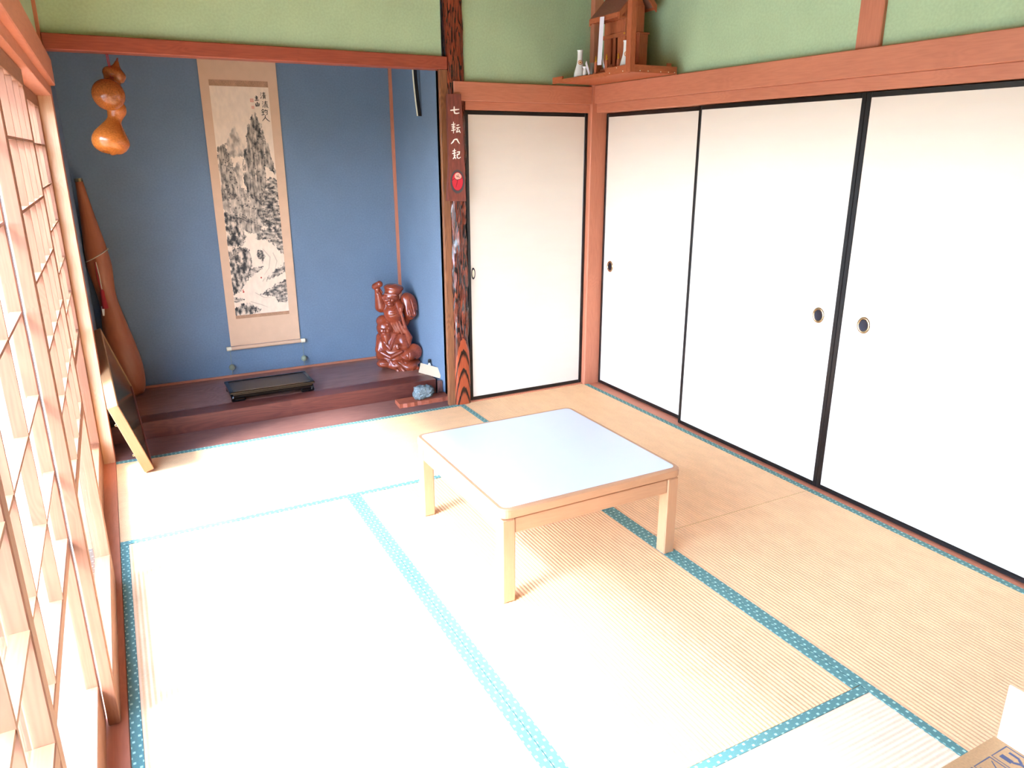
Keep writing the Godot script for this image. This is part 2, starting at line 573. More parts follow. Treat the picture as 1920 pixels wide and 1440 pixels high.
func sign_tex() -> ImageTexture:
	var w := 128
	var h := 656
	var im := Image.create(w, h, false, Image.FORMAT_RGB8)
	var g := noise_bytes(w, h, 64, 60, 0.1, 41, 4)
	for y in h:
		for x in w:
			im.set_pixel(x, y, Color(.47, .23, .18) * (0.86 + 0.28 * g[y * w + x] / 255.0))
	var wh := Color(.97, .95, .9)
	glyph(im, SEVEN, Vector2(36, 76), Vector2(58, 44), 4.2, wh)
	glyph(im, ROLL, Vector2(38, 168), Vector2(58, 66), 3.0, wh)
	glyph(im, EIGHT, Vector2(34, 264), Vector2(60, 34), 4.2, wh)
	glyph(im, RISE, Vector2(40, 330), Vector2(54, 62), 3.4, wh)
	for y in range(440, 620):
		for x in range(4, 124):
			var e := Vector2((x - 70) / 47.0, (y - 530) / 74.0).rotated(0.18)
			if e.length() < 1.0:
				im.set_pixel(x, y, Color(.27, .25, .25))
			var e2 := Vector2((x - 70) / 38.0, (y - 528) / 60.0).rotated(0.18)
			if e2.length() < 1.0:
				im.set_pixel(x, y, Color(.78, .14, .2) if e2.length() < 0.93 else Color(.42, .05, .09))
			if Vector2((x - 74) / 23.0, (y - 496) / 22.0).length() < 1.0 and e2.length() < 0.9:
				im.set_pixel(x, y, Color(.93, .68, .6))
	var dk := Color(.2, .06, .07)
	stroke(im, [Vector2(36, 522), Vector2(52, 510), Vector2(66, 520), Vector2(82, 516), Vector2(104, 508)], 1.2, 1.2, dk)
	stroke(im, [Vector2(72, 520), Vector2(66, 544), Vector2(60, 564)], 1.2, 0.9, dk)
	stroke(im, [Vector2(64, 492), Vector2(70, 502)], 1.4, 1.4, dk)
	stroke(im, [Vector2(76, 486), Vector2(74, 500), Vector2(88, 504)], 1.4, 1.2, dk)
	im.generate_mipmaps()
	return ImageTexture.create_from_image(im)

func heri_tex() -> ImageTexture:
	var s := 64
	var im := Image.create(s, s, false, Image.FORMAT_RGB8)
	im.fill(Color(.32, .49, .46))
	for y in s:
		for x in s:
			var d1 := posmod(x + y, 32)
			var d2 := posmod(x - y, 32)
			if d1 in [14, 18] or d2 in [14, 18]:
				im.set_pixel(x, y, Color(.27, .42, .44))
			elif d1 == 16 or d2 == 16:
				im.set_pixel(x, y, Color(.46, .64, .61))
	for c in [Vector2i(16, 16), Vector2i(48, 48), Vector2i(64, 16), Vector2i(0, 48)]:
		for y in range(c.y - 8, c.y + 9):
			for x in range(c.x - 8, c.x + 9):
				var dx := absi(x - c.x)
				var dy := absi(y - c.y)
				if x >= 0 and y >= 0 and x < s and y < s and dx < 8 and dy < 7 and dx + dy < 12:
					im.set_pixel(x, y, Color(.64, .78, .71))
	for y in s:
		im.set_pixel(0, y, Color(.27, .40, .40))
		im.set_pixel(s - 1, y, Color(.27, .40, .40))
	im.generate_mipmaps()
	return ImageTexture.create_from_image(im)

func tatami_tex(base: Color, pale: Color) -> ImageTexture:      # rush: fine stalks lie across the ribs (u across the ribs, v along them)
	var w := 256
	var h := 512
	var a := noise_bytes(w, h, 64, 512, 0.35, 51, 3)
	var b := noise_bytes(w, h, 32, 32, 0.12, 57, 4)
	var out := PackedByteArray()
	out.resize(w * h * 3)
	for k in w * h:
		var v := (a[k] - 128) / 128.0
		var u := (b[k] - 128) / 128.0
		var c := base * (1.0 + 0.05 * v + 0.03 * u)
		if v > 0.55:
			c = c.lerp(pale, 0.3)
		put(out, k, c)
	return tex_from(w, h, out)

func pillar_tex() -> ImageTexture:
	var w := 256
	var h := 1024
	var a := noise_bytes(w, h, 128, 90, 0.045, 61, 3)
	var b := noise_bytes(w, h, 160, 130, 0.14, 67, 4)
	var c := noise_bytes(w, h, 256, 128, 0.2, 71, 3)
	var out := PackedByteArray()
	out.resize(w * h * 3)
	var pale := Color(.60, .27, .16)
	var mid := Color(.38, .17, .12)
	var dark := Color(.10, .065, .06)
	for y in h:
		var yy := 2.46 * (1.0 - (y + 0.5) / h)
		for x in w:
			var k := y * w + x
			var g := a[k] / 255.0
			var s := 0.5 + 0.5 * sin(g * 30.0 + b[k] / 70.0)
			var col: Color
			if yy < 0.43:
				var dx := ((x + 0.5) / w - 0.25) * 0.36
				var q := yy + dx * dx * 62.0 + (b[k] - 128) / 128.0 * 0.008
				if q < 0.42:
					var r := fposmod(q / 0.118, 1.0)
					col = pale.lerp(dark, smoothstep(0.55, 0.85, r) * (1.0 - smoothstep(0.92, 1.0, r)))
					col = col * (0.92 + 0.16 * c[k] / 255.0)
				else:
					col = mid.lerp(dark, s * 0.6)
			elif yy > 1.86:
				col = pale.lerp(mid, b[k] / 255.0).lerp(dark, smoothstep(0.74, 0.92, s) * 0.9)
			else:
				col = pale.lerp(mid, clampf(b[k] / 160.0, 0.0, 1.0)).lerp(dark, smoothstep(0.35, 0.8, s) * 0.92)
				if c[k] > 188:
					col = col.lerp(Color(.55, .5, .5), 0.35)
			put(out, k, col)
	return tex_from(w, h, out)

func print_tex() -> ImageTexture:       # the care marks printed on the cardboard
	var s := 256
	var im := Image.create(s, s, false, Image.FORMAT_RGB8)
	var g := noise_bytes(s, s, 128, 128, 0.2, 83, 4)
	for y in s:
		for x in s:
			im.set_pixel(x, y, Color(.72, .55, .37) * (0.95 + 0.1 * g[y * s + x] / 255.0))
	var ink := Color(.30, .31, .40)
	for o in [[10, 40], [92, 40], [174, 40]]:
		var a := Vector2(o[0], o[1])
		stroke(im, [a, a + Vector2(72, 0), a + Vector2(72, 96), a + Vector2(0, 96), a], 1.4, 1.4, ink)
	for q in [[198, 66, 9, 16, .5], [228, 70, 5, 14, -.5]]:
		for y in s:
			for x in range(170, 256):
				if Vector2((x - q[0]) / q[2], (y - q[1]) / q[3]).rotated(q[4]).length() < 1.0:
					im.set_pixel(x, y, ink)
	stroke(im, [Vector2(200, 84), Vector2(212, 98), Vector2(212, 132)], 4.0, 3.4, ink)
	stroke(im, [Vector2(228, 84), Vector2(214, 100)], 3.4, 3.4, ink)
	stroke(im, [Vector2(102, 52), Vector2(154, 126)], 2.2, 2.2, ink)
	stroke(im, [Vector2(154, 52), Vector2(102, 126)], 1.6, 1.6, ink)
	stroke(im, [Vector2(112, 88), Vector2(124, 70), Vector2(142, 84), Vector2(136, 108)], 1.4, 1.4, ink)
	for y in range(54, 92):
		for x in range(18, 76):
			if Vector2((x - 46) / 28.0, (y - 90) / 34.0).length() < 1.0:
				im.set_pixel(x, y, ink)
	stroke(im, [Vector2(46, 88), Vector2(46, 122), Vector2(38, 126)], 2.0, 2.0, ink)
	im.generate_mipmaps()
	return ImageTexture.create_from_image(im)

func make_materials() -> void:
	M.red = mat(Color.WHITE, 0.5, wood_tex(Color(.765, .48, .36), Color(.695, .42, .31), 1, .22, .4), Vector3(.9, 2.2, 1))
	M.kamoi = mat(Color.WHITE, 0.5, wood_tex(Color(.61, .29, .195), Color(.50, .22, .145), 4, .3, .35), Vector3(.8, 2.4, 1))
	M.shoji = mat(Color.WHITE, 0.6, wood_tex(Color(.58, .38, .27), Color(.51, .32, .22), 2, .35, .35), Vector3(.9, 2.6, 1))
	M.table = mat(Color.WHITE, 0.45, wood_tex(Color(.75, .56, .41), Color(.69, .50, .36), 5, .12, .35), Vector3(1, 2.6, 1))
	M.toko = mat(Color.WHITE, 0.27, wood_tex(Color(.58, .40, .34), Color(.49, .32, .27), 6, .4, .3), Vector3(.7, 2, 1))
	M.beam = mat(Color.WHITE, 0.42, wood_tex(Color(.41, .215, .17), Color(.31, .15, .13), 8, .4, .3), Vector3(.7, 2, 1))
	M.plank = mat(Color.WHITE, 0.55, wood_tex(Color(.47, .32, .28), Color(.39, .25, .22), 9, .35, .35), Vector3(.8, 2, 1))
	M.jamb = mat(Color.WHITE, 0.55, wood_tex(Color(.56, .36, .22), Color(.40, .24, .15), 10, .4, .3), Vector3(.8, 3, 1))
	M.ceil = mat(Color.WHITE, 0.7, wood_tex(Color(.66, .48, .34), Color(.56, .39, .27), 11, .4, .3), Vector3(.6, 1.5, 1))
	M.statue = mat(Color.WHITE, 0.26, wood_tex(Color(.56, .25, .15), Color(.43, .17, .10), 12, .35, .3), Vector3(3, 4, 1))
	M.statue.clearcoat_enabled = true
	M.statue.clearcoat = 0.5
	M.statue.clearcoat_roughness = 0.2
	M.gourd = mat(Color.WHITE, 0.22, speckle_tex(Color(.66, .37, .15), .2, 14), Vector3(3, 3, 1))
	M.gourd_pale = mat(Color.WHITE, 0.2, speckle_tex(Color(.57, .32, .14), .25, 15), Vector3(3, 3, 1))
	M.club = mat(Color.WHITE, 0.4, wood_tex(Color(.64, .38, .25), Color(.57, .32, .20), 16, .2, .3), Vector3(.8, 1.5, 1))
	M.shrine = mat(Color.WHITE, 0.55, wood_tex(Color(.70, .38, .23), Color(.58, .29, .17), 17, .35, .35), Vector3(2, 5, 1))
	M.roof = mat(Color.WHITE, 0.6, wood_tex(Color(.56, .40, .33), Color(.46, .31, .25), 18, .35, .35), Vector3(2, 5, 1))
	M.green = mat(Color.WHITE, 0.95, speckle_tex(Color(.67, .765, .60), .05, 19))
	M.blue = mat(Color.WHITE, 0.95, speckle_tex(Color(.41, .485, .565), .05, 20))
	M.cream = mat(Color.WHITE, 0.95, speckle_tex(Color(.80, .78, .70), .03, 22))
	for k in ["green", "blue", "cream"]:
		M[k].uv1_triplanar = true
		M[k].uv1_world_triplanar = true
		M[k].uv1_scale = Vector3.ONE * 1.7
	# fusuma paper: faint lying wisps
	var w := 256
	var a := noise_bytes(w, w, 20, 128, 0.1, 23, 3)
	var out := PackedByteArray()
	out.resize(w * w * 3)
	for k in w * w:
		var f := (a[k] - 128) / 128.0
		put(out, k, Color(.865, .825, .765) * (1.0 + 0.007 * f))
	M.fusuma = mat(Color.WHITE, 0.8, tex_from(w, w, out), Vector3(1.1, .8, 1))
	M.lacquer = mat(Color(.055, .045, .05), 0.3)
	M.black = mat(Color(.02, .02, .026), 0.16)
	M.black_panel = mat(Color(.10, .10, .105), 0.32)
	M.glass = mat(Color(1, 1, 1, 0.04), 0.02)
	M.glass.transparency = BaseMaterial3D.TRANSPARENCY_ALPHA
	M.white = mat(Color(.86, .86, .85), 0.4)
	M.laminate = mat(Color(.79, .815, .85), 0.25)
	M.china = mat(Color(.88, .88, .86), 0.15)
	M.strip = mat(Color(.86, .85, .88), 0.9)
	M.gold = mat(Color(.83, .60, .22), 0.3)
	M.gold.metallic = 0.9
	M.brass = mat(Color(.70, .62, .48), 0.25)
	M.brass.metallic = 0.95
	M.pull = mat(Color(.16, .155, .19), 0.4)
	M.pull.metallic = 0.6
	M.crest = mat(Color(.72, .42, .18), 0.35)
	M.red_cord = mat(Color(.60, .13, .16), 0.8)
	M.white_cord = mat(Color(.82, .80, .72), 0.9)
	M.mount = mat(Color.WHITE, 0.9, speckle_tex(Color(.82, .68, .56), .05, 24, 256, 0.3), Vector3(4, 4, 1))
	M.brocade = mat(Color.WHITE, 0.8, speckle_tex(Color(.68, .52, .40), .25, 25, 256, 0.12), Vector3(6, 6, 1))
	M.ivory = mat(Color(.90, .87, .76), 0.4)
	M.jade = mat(Color(.50, .53, .44), 0.35)
	M.painting = mat(Color.WHITE, 0.9, painting_tex())
	M.sign = mat(Color.WHITE, 0.6, sign_tex())
	M.sign_side = mat(Color(.42, .22, .18), 0.7)
	M.heri = mat(Color.WHITE, 0.8, heri_tex())
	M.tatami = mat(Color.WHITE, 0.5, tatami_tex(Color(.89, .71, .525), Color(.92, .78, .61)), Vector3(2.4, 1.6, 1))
	M.tatami_sheen_tint = mat(Color.WHITE, 0.5, tatami_tex(Color(.91, .80, .665), Color(.92, .84, .73)), Vector3(2.4, 1.6, 1))  # same rush, its sheen on the near crosswise mat painted in as paler colour
	for k in ["tatami", "tatami_sheen_tint"]:
		M[k].anisotropy_enabled = true
		M[k].anisotropy = -0.8
	M.straw = mat(Color(.70, .58, .38), 0.9)
	M.pillar = mat(Color.WHITE, 0.18, pillar_tex())
	M.stone = mat(Color.WHITE, 0.6, speckle_tex(Color(.42, .46, .46), .55, 27, 256, 0.07), Vector3(5, 5, 1))
	M.stone.uv1_triplanar = true
	M.card = mat(Color.WHITE, 0.9, speckle_tex(Color(.72, .55, .37), .05, 28), Vector3(2, 2, 1))
	M.card_print = mat(Color.WHITE, 0.9, print_tex())
	M.picture = mat(Color.WHITE, 0.12, speckle_tex(Color(.27, .28, .25), .25, 29, 256, 0.02), Vector3(1, 1, 1))
	M.pale_wood = mat(Color.WHITE, 0.5, wood_tex(Color(.80, .64, .50), Color(.74, .57, .42), 30, .3, .35), Vector3(1, 2.5, 1))
	M.frame_wood = mat(Color.WHITE, 0.5, wood_tex(Color(.66, .49, .33), Color(.60, .43, .28), 35, .2, .35), Vector3(1, 2.5, 1))
	M.rim = mat(Color(.46, .19, .14), 0.5)
	M.cream_card = mat(Color(.74, .66, .55), 0.8)
	M.dark = mat(Color(.05, .05, .05), 0.5)
	M.ground = mat(Color.WHITE, 0.95, speckle_tex(Color(.50, .50, .46), .15, 31))
	M.ground.uv1_triplanar = true

# ---------------------------------------------------------------- builders
func tatami(x0: float, x1: float, z0: float, z1: float, long_z: bool, label: String, rush: Material = M.tatami) -> void:
	var g := 0.0012
	var L: float = (z1 - z0 if long_z else x1 - x0) - 2 * g
	var W: float = (x1 - x0 if long_z else z1 - z0) - 2 * g
	var t := thing("tatami_mat", label, "tatami mat", Vector3((x0 + x1) / 2, 0, (z0 + z1) / 2), 0.0 if long_z else PI / 2, "tatami mats")
	# woven face: ribs run along the mat
	var mb := MB.new()
	var bw := 0.030
	var inner := W - 2 * bw
	var ribs := int(round(inner / 0.0145))
	var per := 6
	var rows := []
	for k in ribs * per + 1:
		var f := float(k) / per
		var x := -inner / 2 + inner * k / (ribs * per)
		var ph := fposmod(f, 1.0) * TAU
		var y := -0.0006 + 0.0006 * cos(ph + PI)
		var nn := Vector3(0.0006 * sin(ph + PI) * TAU / 0.0145, 1, 0).normalized()
		rows.append([mb.vert(Vector3(x, y, -L / 2), nn, Vector2(x, -L / 2 + x0)), mb.vert(Vector3(x, y, L / 2), nn, Vector2(x, L / 2 + x0))])
	for k in ribs * per:
		mb.tri(rows[k][0], rows[k][1], rows[k + 1][1])
		mb.tri(rows[k][0], rows[k + 1][1], rows[k + 1][0])
	mesh_node("woven_face", mb, rush, t)
	var core := MB.new()
	box(core, Vector3(0, -0.0268, 0), Vector3(W, 0.05, L), 0.0, 2)
	mesh_node("straw_core", core, M.straw, t)
	for s in [-1.0, 1.0]:
		var b := MB.new()
		var xa: float = s * (W / 2 - bw)
		var xb: float = s * W / 2
		var c := Vector3(s * (W / 2 - bw / 2), -0.01, 0)
		var q := func(px: float, py: float, pz: float, u: float) -> Array:
			return [Vector3(px, py, pz), Vector2(u, (pz + L) / (bw * 1.35))]
		var top := [q.call(xa, 0.0008, -L / 2, 0.0), q.call(xb, 0.0008, -L / 2, 1.0), q.call(xb, 0.0008, L / 2, 1.0), q.call(xa, 0.0008, L / 2, 0.0)]
		var sid := [q.call(xb, 0.0008, -L / 2, 1.0), q.call(xb, -0.05, -L / 2, 2.6), q.call(xb, -0.05, L / 2, 2.6), q.call(xb, 0.0008, L / 2, 1.0)]
		var ins := [q.call(xa, 0.0008, -L / 2, 0.0), q.call(xa, -0.0015, -L / 2, 0.05), q.call(xa, -0.0015, L / 2, 0.05), q.call(xa, 0.0008, L / 2, 0.0)]
		for f in [top, sid, ins]:
			b.poly([f[0][0], f[1][0], f[2][0], f[3][0]], c, [f[0][1], f[1][1], f[2][1], f[3][1]])
		mesh_node("border", b, M.heri, t)

func fusuma(called: String, width: float, height: float, pull_at: float, pull_oval := false) -> Node3D:
	# stands in its own frame: x along the panel from 0 to width, z towards the room, y up
	var r := struct_root(called)
	var fw := 0.021
	var th := 0.02
	mesh_node("paper_panel", bx(fw, width - fw, fw, height - fw, -th + 0.002, -0.003, 0.0, 0), M.fusuma, r)
	for x in [0.0, width - fw]:
		mesh_node("stile", bx(x, x + fw, 0, height, -th, 0, 0.002), M.lacquer, r)
	for y in [0.0, height - fw]:
		mesh_node("rail", bx(fw, width - fw, y, y + fw, -th, 0, 0.002), M.lacquer, r)
	var p := Node3D.new()
	p.name = "pull"
	r.add_child(p)
	p.position = Vector3(pull_at, 0.795, -0.003)
	var ring := MB.new()
	var dish := MB.new()
	var sx := 0.34 if pull_oval else 0.86
	ring_disc(ring, Vector3.ZERO, Vector3(0, 0, 1), [[0.0235, -0.002], [0.0245, 0.003], [0.0285, 0.005], [0.034, 0.004], [0.0355, 0.0]], 28, sx)
	mesh_node("ring", ring, M.pull if pull_oval else M.brass, p)
	ring_disc(dish, Vector3.ZERO, Vector3(0, 0, 1), [[0.0, 0.0006], [0.02, 0.0008], [0.024, 0.002]], 28, sx)
	mesh_node("dish", dish, M.ivory if pull_oval else M.pull, p)
	return r

func shoji(called: String, x_face: float, z0: float, z1: float, bars: Array, kick: float, uprights: int) -> void:
	var r := struct_root(called)
	var th := 0.030
	var top := 1.735
	var sw := 0.034
	var low: float = bars[-1]
	for z in [z0, z1 - sw]:
		mesh_node("stile", bx(x_face - th, x_face, 0.003, top, z, z + sw, 0.002), M.shoji, r)
	mesh_node("top_rail", bx(x_face - th, x_face, top - 0.05, top, z0 + sw, z1 - sw, 0.002), M.shoji, r)
	mesh_node("bottom_rail", bx(x_face - th, x_face, 0.003, kick, z0 + sw, z1 - sw, 0.002), M.shoji, r)
	mesh_node("middle_rail", bx(x_face - th, x_face, low - 0.016, low + 0.016, z0 + sw, z1 - sw, 0.002), M.shoji, r)
	for k in bars.size() - 1:
		mesh_node("lattice_bar", bx(x_face - th + 0.006, x_face - 0.001, bars[k] - 0.0035, bars[k] + 0.0035, z0 + sw, z1 - sw), M.shoji, r)
	for k in uprights:
		var z := lerpf(z0 + sw, z1 - sw, (k + 1.0) / (uprights + 1.0))
		mesh_node("lattice_upright", bx(x_face - th + 0.004, x_face, low + 0.016, top - 0.05, z - 0.004, z + 0.004), M.shoji, r)
	mesh_node("upper_pane", bx(x_face - th + 0.001, x_face - th + 0.004, low + 0.01, top - 0.045, z0 + sw - 0.005, z1 - sw + 0.005), M.glass, r)
	mesh_node("lower_pane", bx(x_face - th + 0.002, x_face - th + 0.005, kick - 0.004, low - 0.012, z0 + sw - 0.005, z1 - sw + 0.005), M.glass, r)

func build_room() -> void:
	# floor, ceiling and outer shell
	struct("floor", bx(-2.96, 0.14, -0.16, -0.053, -0.0, 3.80), M.plank)
	struct("floor_below", bx(-3.05, 0.14, -0.16, -0.052, -1.1, -0.0), M.plank)
	struct("floor_rear", bx(-2.96, 0.14, -0.16, -0.004, 3.80, 6.3), M.plank)
	struct("ceiling", bx(-3.05, 0.25, 2.46, 2.52, -1.15, 6.4), M.ceil)
	struct("wall_rear", bx(-3.05, 0.25, -0.16, 2.46, 6.3, 6.4), M.cream)
	struct("wall_rear_right", bx(0.12, 0.25, -0.16, 2.46, 3.80, 6.3), M.cream)
	struct("wall_rear_left", bx(-3.05, -2.93, -0.16, 2.46, 3.86, 6.3), M.cream)
	struct("added_sun_blocker", bx(-3.36, -3.04, -0.5, 2.46, -1.1, 0.16), M.cream)  # added box, out of view, keeps sun off the alcove step
	struct("ground", bx(-14, -3.02, -0.62, -0.5, -9, 15), M.ground, "pale ground outside the window")
	# right wall
	struct("wall_right", bx(0.03, 0.25, 1.877, 2.46, 0.0, 3.80), M.green)
	struct("wall_closet", bx(0.12, 0.25, -0.16, 1.877, -0.1, 3.80), M.cream)
	struct("trim_1", bx(0.0, 0.12, -0.05, 0.0, 0.0, 3.80, 0.002), M.red, "red brown wooden door track along the floor")
	struct("trim_2", bx(0.0, 0.12, 1.722, 1.774, 0.026, 3.80, 0.002), M.red, "red brown wooden head track over the white doors")
	struct("trim_3", bx(-0.014, 0.06, 1.774, 1.877, 0.0, 3.80, 0.003), M.red, "red brown wooden rail along the right wall")
	struct("trim_4", bx(0.012, 0.10, 1.877, 2.46, 1.815, 1.925, 0.004), M.red, "red brown post on the green wall")
	struct("trim_5", bx(-0.034, 0.12, -0.05, 2.46, -0.10, 0.024, 0.004), M.red, "red brown corner post between the doors")
	# back wall right of the alcove
	struct("wall_back", bx(-0.95, -0.034, 1.868, 2.46, -0.10, -0.012), M.green)
	struct("wall_cupboard", bx(-0.95, 0.12, -0.16, 2.46, -0.20, -0.11), M.cream)
	struct("trim_6", bx(-0.938, -0.034, 1.768, 1.868, -0.05, 0.026, 0.003), M.red, "red brown wooden rail over the back door")
	struct("trim_7", bx(-0.862, -0.034, 1.722, 1.768, -0.10, 0.004, 0.002), M.red, "red brown head track over the back door")
	struct("trim_8", bx(-0.862, -0.034, -0.05, 0.006, -0.10, 0.0, 0.002), M.red, "red brown sill under the back door")
	# alcove shell
	struct("wall_alcove_back", bx(-3.05, -0.85, -0.16, 2.46, -1.1, -0.965), M.blue)
	struct("wall_alcove_right", bx(-0.95, -0.87, -0.16, 2.46, -0.965, -0.02), M.blue)
	struct("wall_alcove_left", bx(-3.05, -2.86, -0.16, 2.46, -0.965, -0.10), M.blue)
	struct("wall_alcove_top", bx(-2.86, -0.99, 1.985, 2.46, -0.075, -0.015), M.green)
	struct("trim_9", bx(-2.847, -0.968, 1.925, 1.99, -0.085, 0.012, 0.003), M.kamoi, "dark red lintel beam over the alcove")
	struct("trim_10", bx(-1.008, -0.962, 0.0, 1.925, -0.03, -0.004, 0.002), M.jamb, "brown wooden jamb beside the gnarled pillar")
	struct("trim_11", bx(-0.968, -0.945, 0.095, 2.46, -0.966, -0.945, 0.002), M.red, "thin wooden corner batten of the alcove")
	struct("trim_12", bx(-2.86, -0.96, 0.095, 0.108, -0.966, -0.952, 0.001), M.red, "thin wooden strip at the foot of the alcove wall")
	# alcove floor: lower plank, front beam, raised board
	var f := struct_root("floor_alcove", "raised dark wooden alcove floor with a front beam")
	mesh_node("lower_plank", bx(-2.86, -0.95, -0.05, 0.002, -0.27, -0.001, 0.002), M.plank, f)
	mesh_node("front_beam", bx(-2.86, -0.985, -0.05, 0.098, -0.40, -0.27, 0.002), M.beam, f)
	mesh_node("raised_board", bx(-2.86, -0.95, 0.05, 0.095, -0.965, -0.40, 0.001), M.toko, f)
	# left wall
	struct("wall_left", bx(-3.0, -2.862, 1.875, 2.46, 0.0, 3.86), M.green)
	struct("trim_13", bx(-2.99, -2.847, -0.16, -0.001, 0.0, 3.86, 0.002), M.red, "worn wooden window sill along the floor")
	struct("trim_14", bx(-2.99, -2.847, 1.737, 1.778, 0.0, 3.86, 0.002), M.red, "wooden head track of the lattice windows")
	struct("trim_15", bx(-2.93, -2.826, 1.778, 1.885, 0.0, 3.86, 0.003), M.red, "wooden rail over the lattice windows")
	struct("trim_16", bx(-2.97, -2.847, -0.16, 2.46, -0.10, 0.0, 0.003), M.red, "wooden post between window and alcove")
	struct("trim_19", bx(-2.900, -2.849, 0.0, 1.737, 0.0, 0.004), M.pale_wood, "pale pine lining on the post beside the window")
	struct("trim_17", bx(-3.0, -2.847, -0.16, 2.46, 3.80, 3.92, 0.003), M.red, "wooden post behind the last window")
	# lintel towards the next room
	struct("trim_18", bx(-2.847, 0.12, 1.737, 1.885, 3.80, 3.90, 0.003), M.red, "wooden lintel towards the next room")
	struct("wall_front", bx(-2.847, 0.12, 1.885, 2.46, 3.81, 3.89), M.green)
	# sliding doors: three in view on the right, one on the back wall
	var H := 1.716
	var spots := [[0.026, 0.906, 0.075, 0.09], [0.906, 0.979, 0.030, 0.876], [1.886, 0.979, 0.030, 0.128], [2.80, 0.96, 0.075, 0.87]]
	var names := ["white sliding door nearest the corner post", "white sliding door second from the corner", "white sliding door third from the corner", "white sliding door nearest the viewer"]
	for k in 4:
		var s: Array = spots[k]
		var d := fusuma("door_%d" % (k + 1), s[1], H, s[3])
		d.transform = Transform3D(Basis(Vector3(0, 0, 1), Vector3.UP, Vector3(-1, 0, 0)), Vector3(s[2], 0.003, s[0]))
		d.set_meta("label", names[k])
	var b := fusuma("door_5", 0.824, 1.712, 0.036, true)
	b.position = Vector3(-0.860, 0.008, -0.012)
	b.set_meta("label", "cream sliding door between pillar and corner post")
	# lattice windows
	var bars := [1.53, 1.37, 1.209, 1.047, 0.886, 0.69]
	shoji("window_1", -2.902, 0.006, 1.27, [1.53, 1.37, 1.209, 1.047, 0.886, 0.69], 0.13, 4)
	shoji("window_2", -2.866, 1.235, 2.035, bars, 0.13, 3)
	shoji("window_3", -2.902, 1.99, 2.96, [1.55, 1.35, 1.15, 0.95, 0.755, 0.56], 0.13, 2)
	shoji("window_4", -2.866, 2.93, 3.79, bars, 0.13, 3)

func build_pillar() -> void:
	var nz := FastNoiseLite.new()
	nz.seed = 5
	nz.frequency = 14.0
	nz.fractal_octaves = 3
	var mb := MB.new()
	var seg := 40
	var rows := []
	var c := Vector3(-0.914, 0, -0.035)
	var n := 170
	for k in n + 1:
		var y := 0.001 + 2.458 * k / n
		var row := []
		for q in seg + 1:
			var an := TAU * q / seg
			var d := Vector3(cos(an), 0, sin(an))
			var e := 4.0
			var rr := 0.052 / pow(pow(absf(d.x), e) + pow(absf(d.z), e), 1.0 / e)
			var rough := smoothstep(0.36, 0.46, y + (d.x) * 0.05) * (1.0 - 0.6 * smoothstep(1.7, 1.85, y))
			rr *= 1.0 - 0.05 * rough + 0.012 * sin(y * 5.0)
			rr += rough * (nz.get_noise_3d(d.x * 0.07, y * 0.30, d.z * 0.07) * 0.019)
			row.append(mb.vert(c + d * rr + Vector3(0, y, 0), d, Vector2(fposmod(float(q) / seg, 1.001), 1.0 - y / 2.46)))
		rows.append(row)
	for k in n:
		for q in seg:
			mb.tri(rows[k][q], rows[k][q + 1], rows[k + 1][q + 1])
			mb.tri(rows[k][q], rows[k + 1][q + 1], rows[k + 1][q])
	# true normals for the relief
	for k in n + 1:
		for q in seg + 1:
			var a: Vector3 = mb.v[rows[k][(q + 1) % seg]] - mb.v[rows[k][posmod(q - 1, seg)]]
			var b: Vector3 = mb.v[rows[mini(k + 1, n)][q]] - mb.v[rows[maxi(k - 1, 0)][q]]
			var g := b.cross(a).normalized()
			if g.dot(mb.n[rows[k][q]]) < 0.0:
				g = -g
			mb.n[rows[k][q]] = g
	tag(mesh_node("alcove_pillar", mb, M.pillar), "gnarled dark orange log pillar with flame grain at its foot", "pillar")
	# plaque on the pillar
	var s := thing("wooden_plaque", "long dark red plaque with white brush writing on the log pillar", "plaque", Vector3(-0.944, 1.235, 0.028))
	var pts := [Vector2(-0.062, 0.0), Vector2(0.054, -0.006), Vector2(0.049, 0.2), Vector2(0.043, 0.42), Vector2(0.036, 0.566), Vector2(-0.044, 0.563), Vector2(-0.046, 0.4), Vector2(-0.044, 0.2), Vector2(-0.058, 0.06)]
	var fr := MB.new()
	var tn := 0.022
	var inside := Vector3(0, 0.28, tn / 2)
	var uvs := []
	var front := []
	for p in pts:
		front.append(Vector3(p.x, p.y, tn))
		uvs.append(Vector2((p.x + 0.062) / 0.118, 1.0 - (p.y + 0.006) / 0.572))
	var sv := fr.v.size()
	for k in front.size():
		fr.vert(front[k], Vector3(0, 0, 1), uvs[k])
	var tr := Geometry2D.triangulate_polygon(PackedVector2Array(pts))
	for k in range(0, tr.size(), 3):
		fr.tri(sv + tr[k], sv + tr[k + 1], sv + tr[k + 2])
	mesh_node("painted_face", fr, M.sign, s)
	var sd := MB.new()
	for k in pts.size():
		var p: Vector2 = pts[k]
		var q: Vector2 = pts[(k + 1) % pts.size()]
		sd.poly([Vector3(p.x, p.y, 0), Vector3(q.x, q.y, 0), Vector3(q.x, q.y, tn), Vector3(p.x, p.y, tn)], inside, [Vector2(0, 0), Vector2(1, 0), Vector2(1, 1), Vector2(0, 1)])
	mesh_node("plaque_edge", sd, M.sign_side, s)

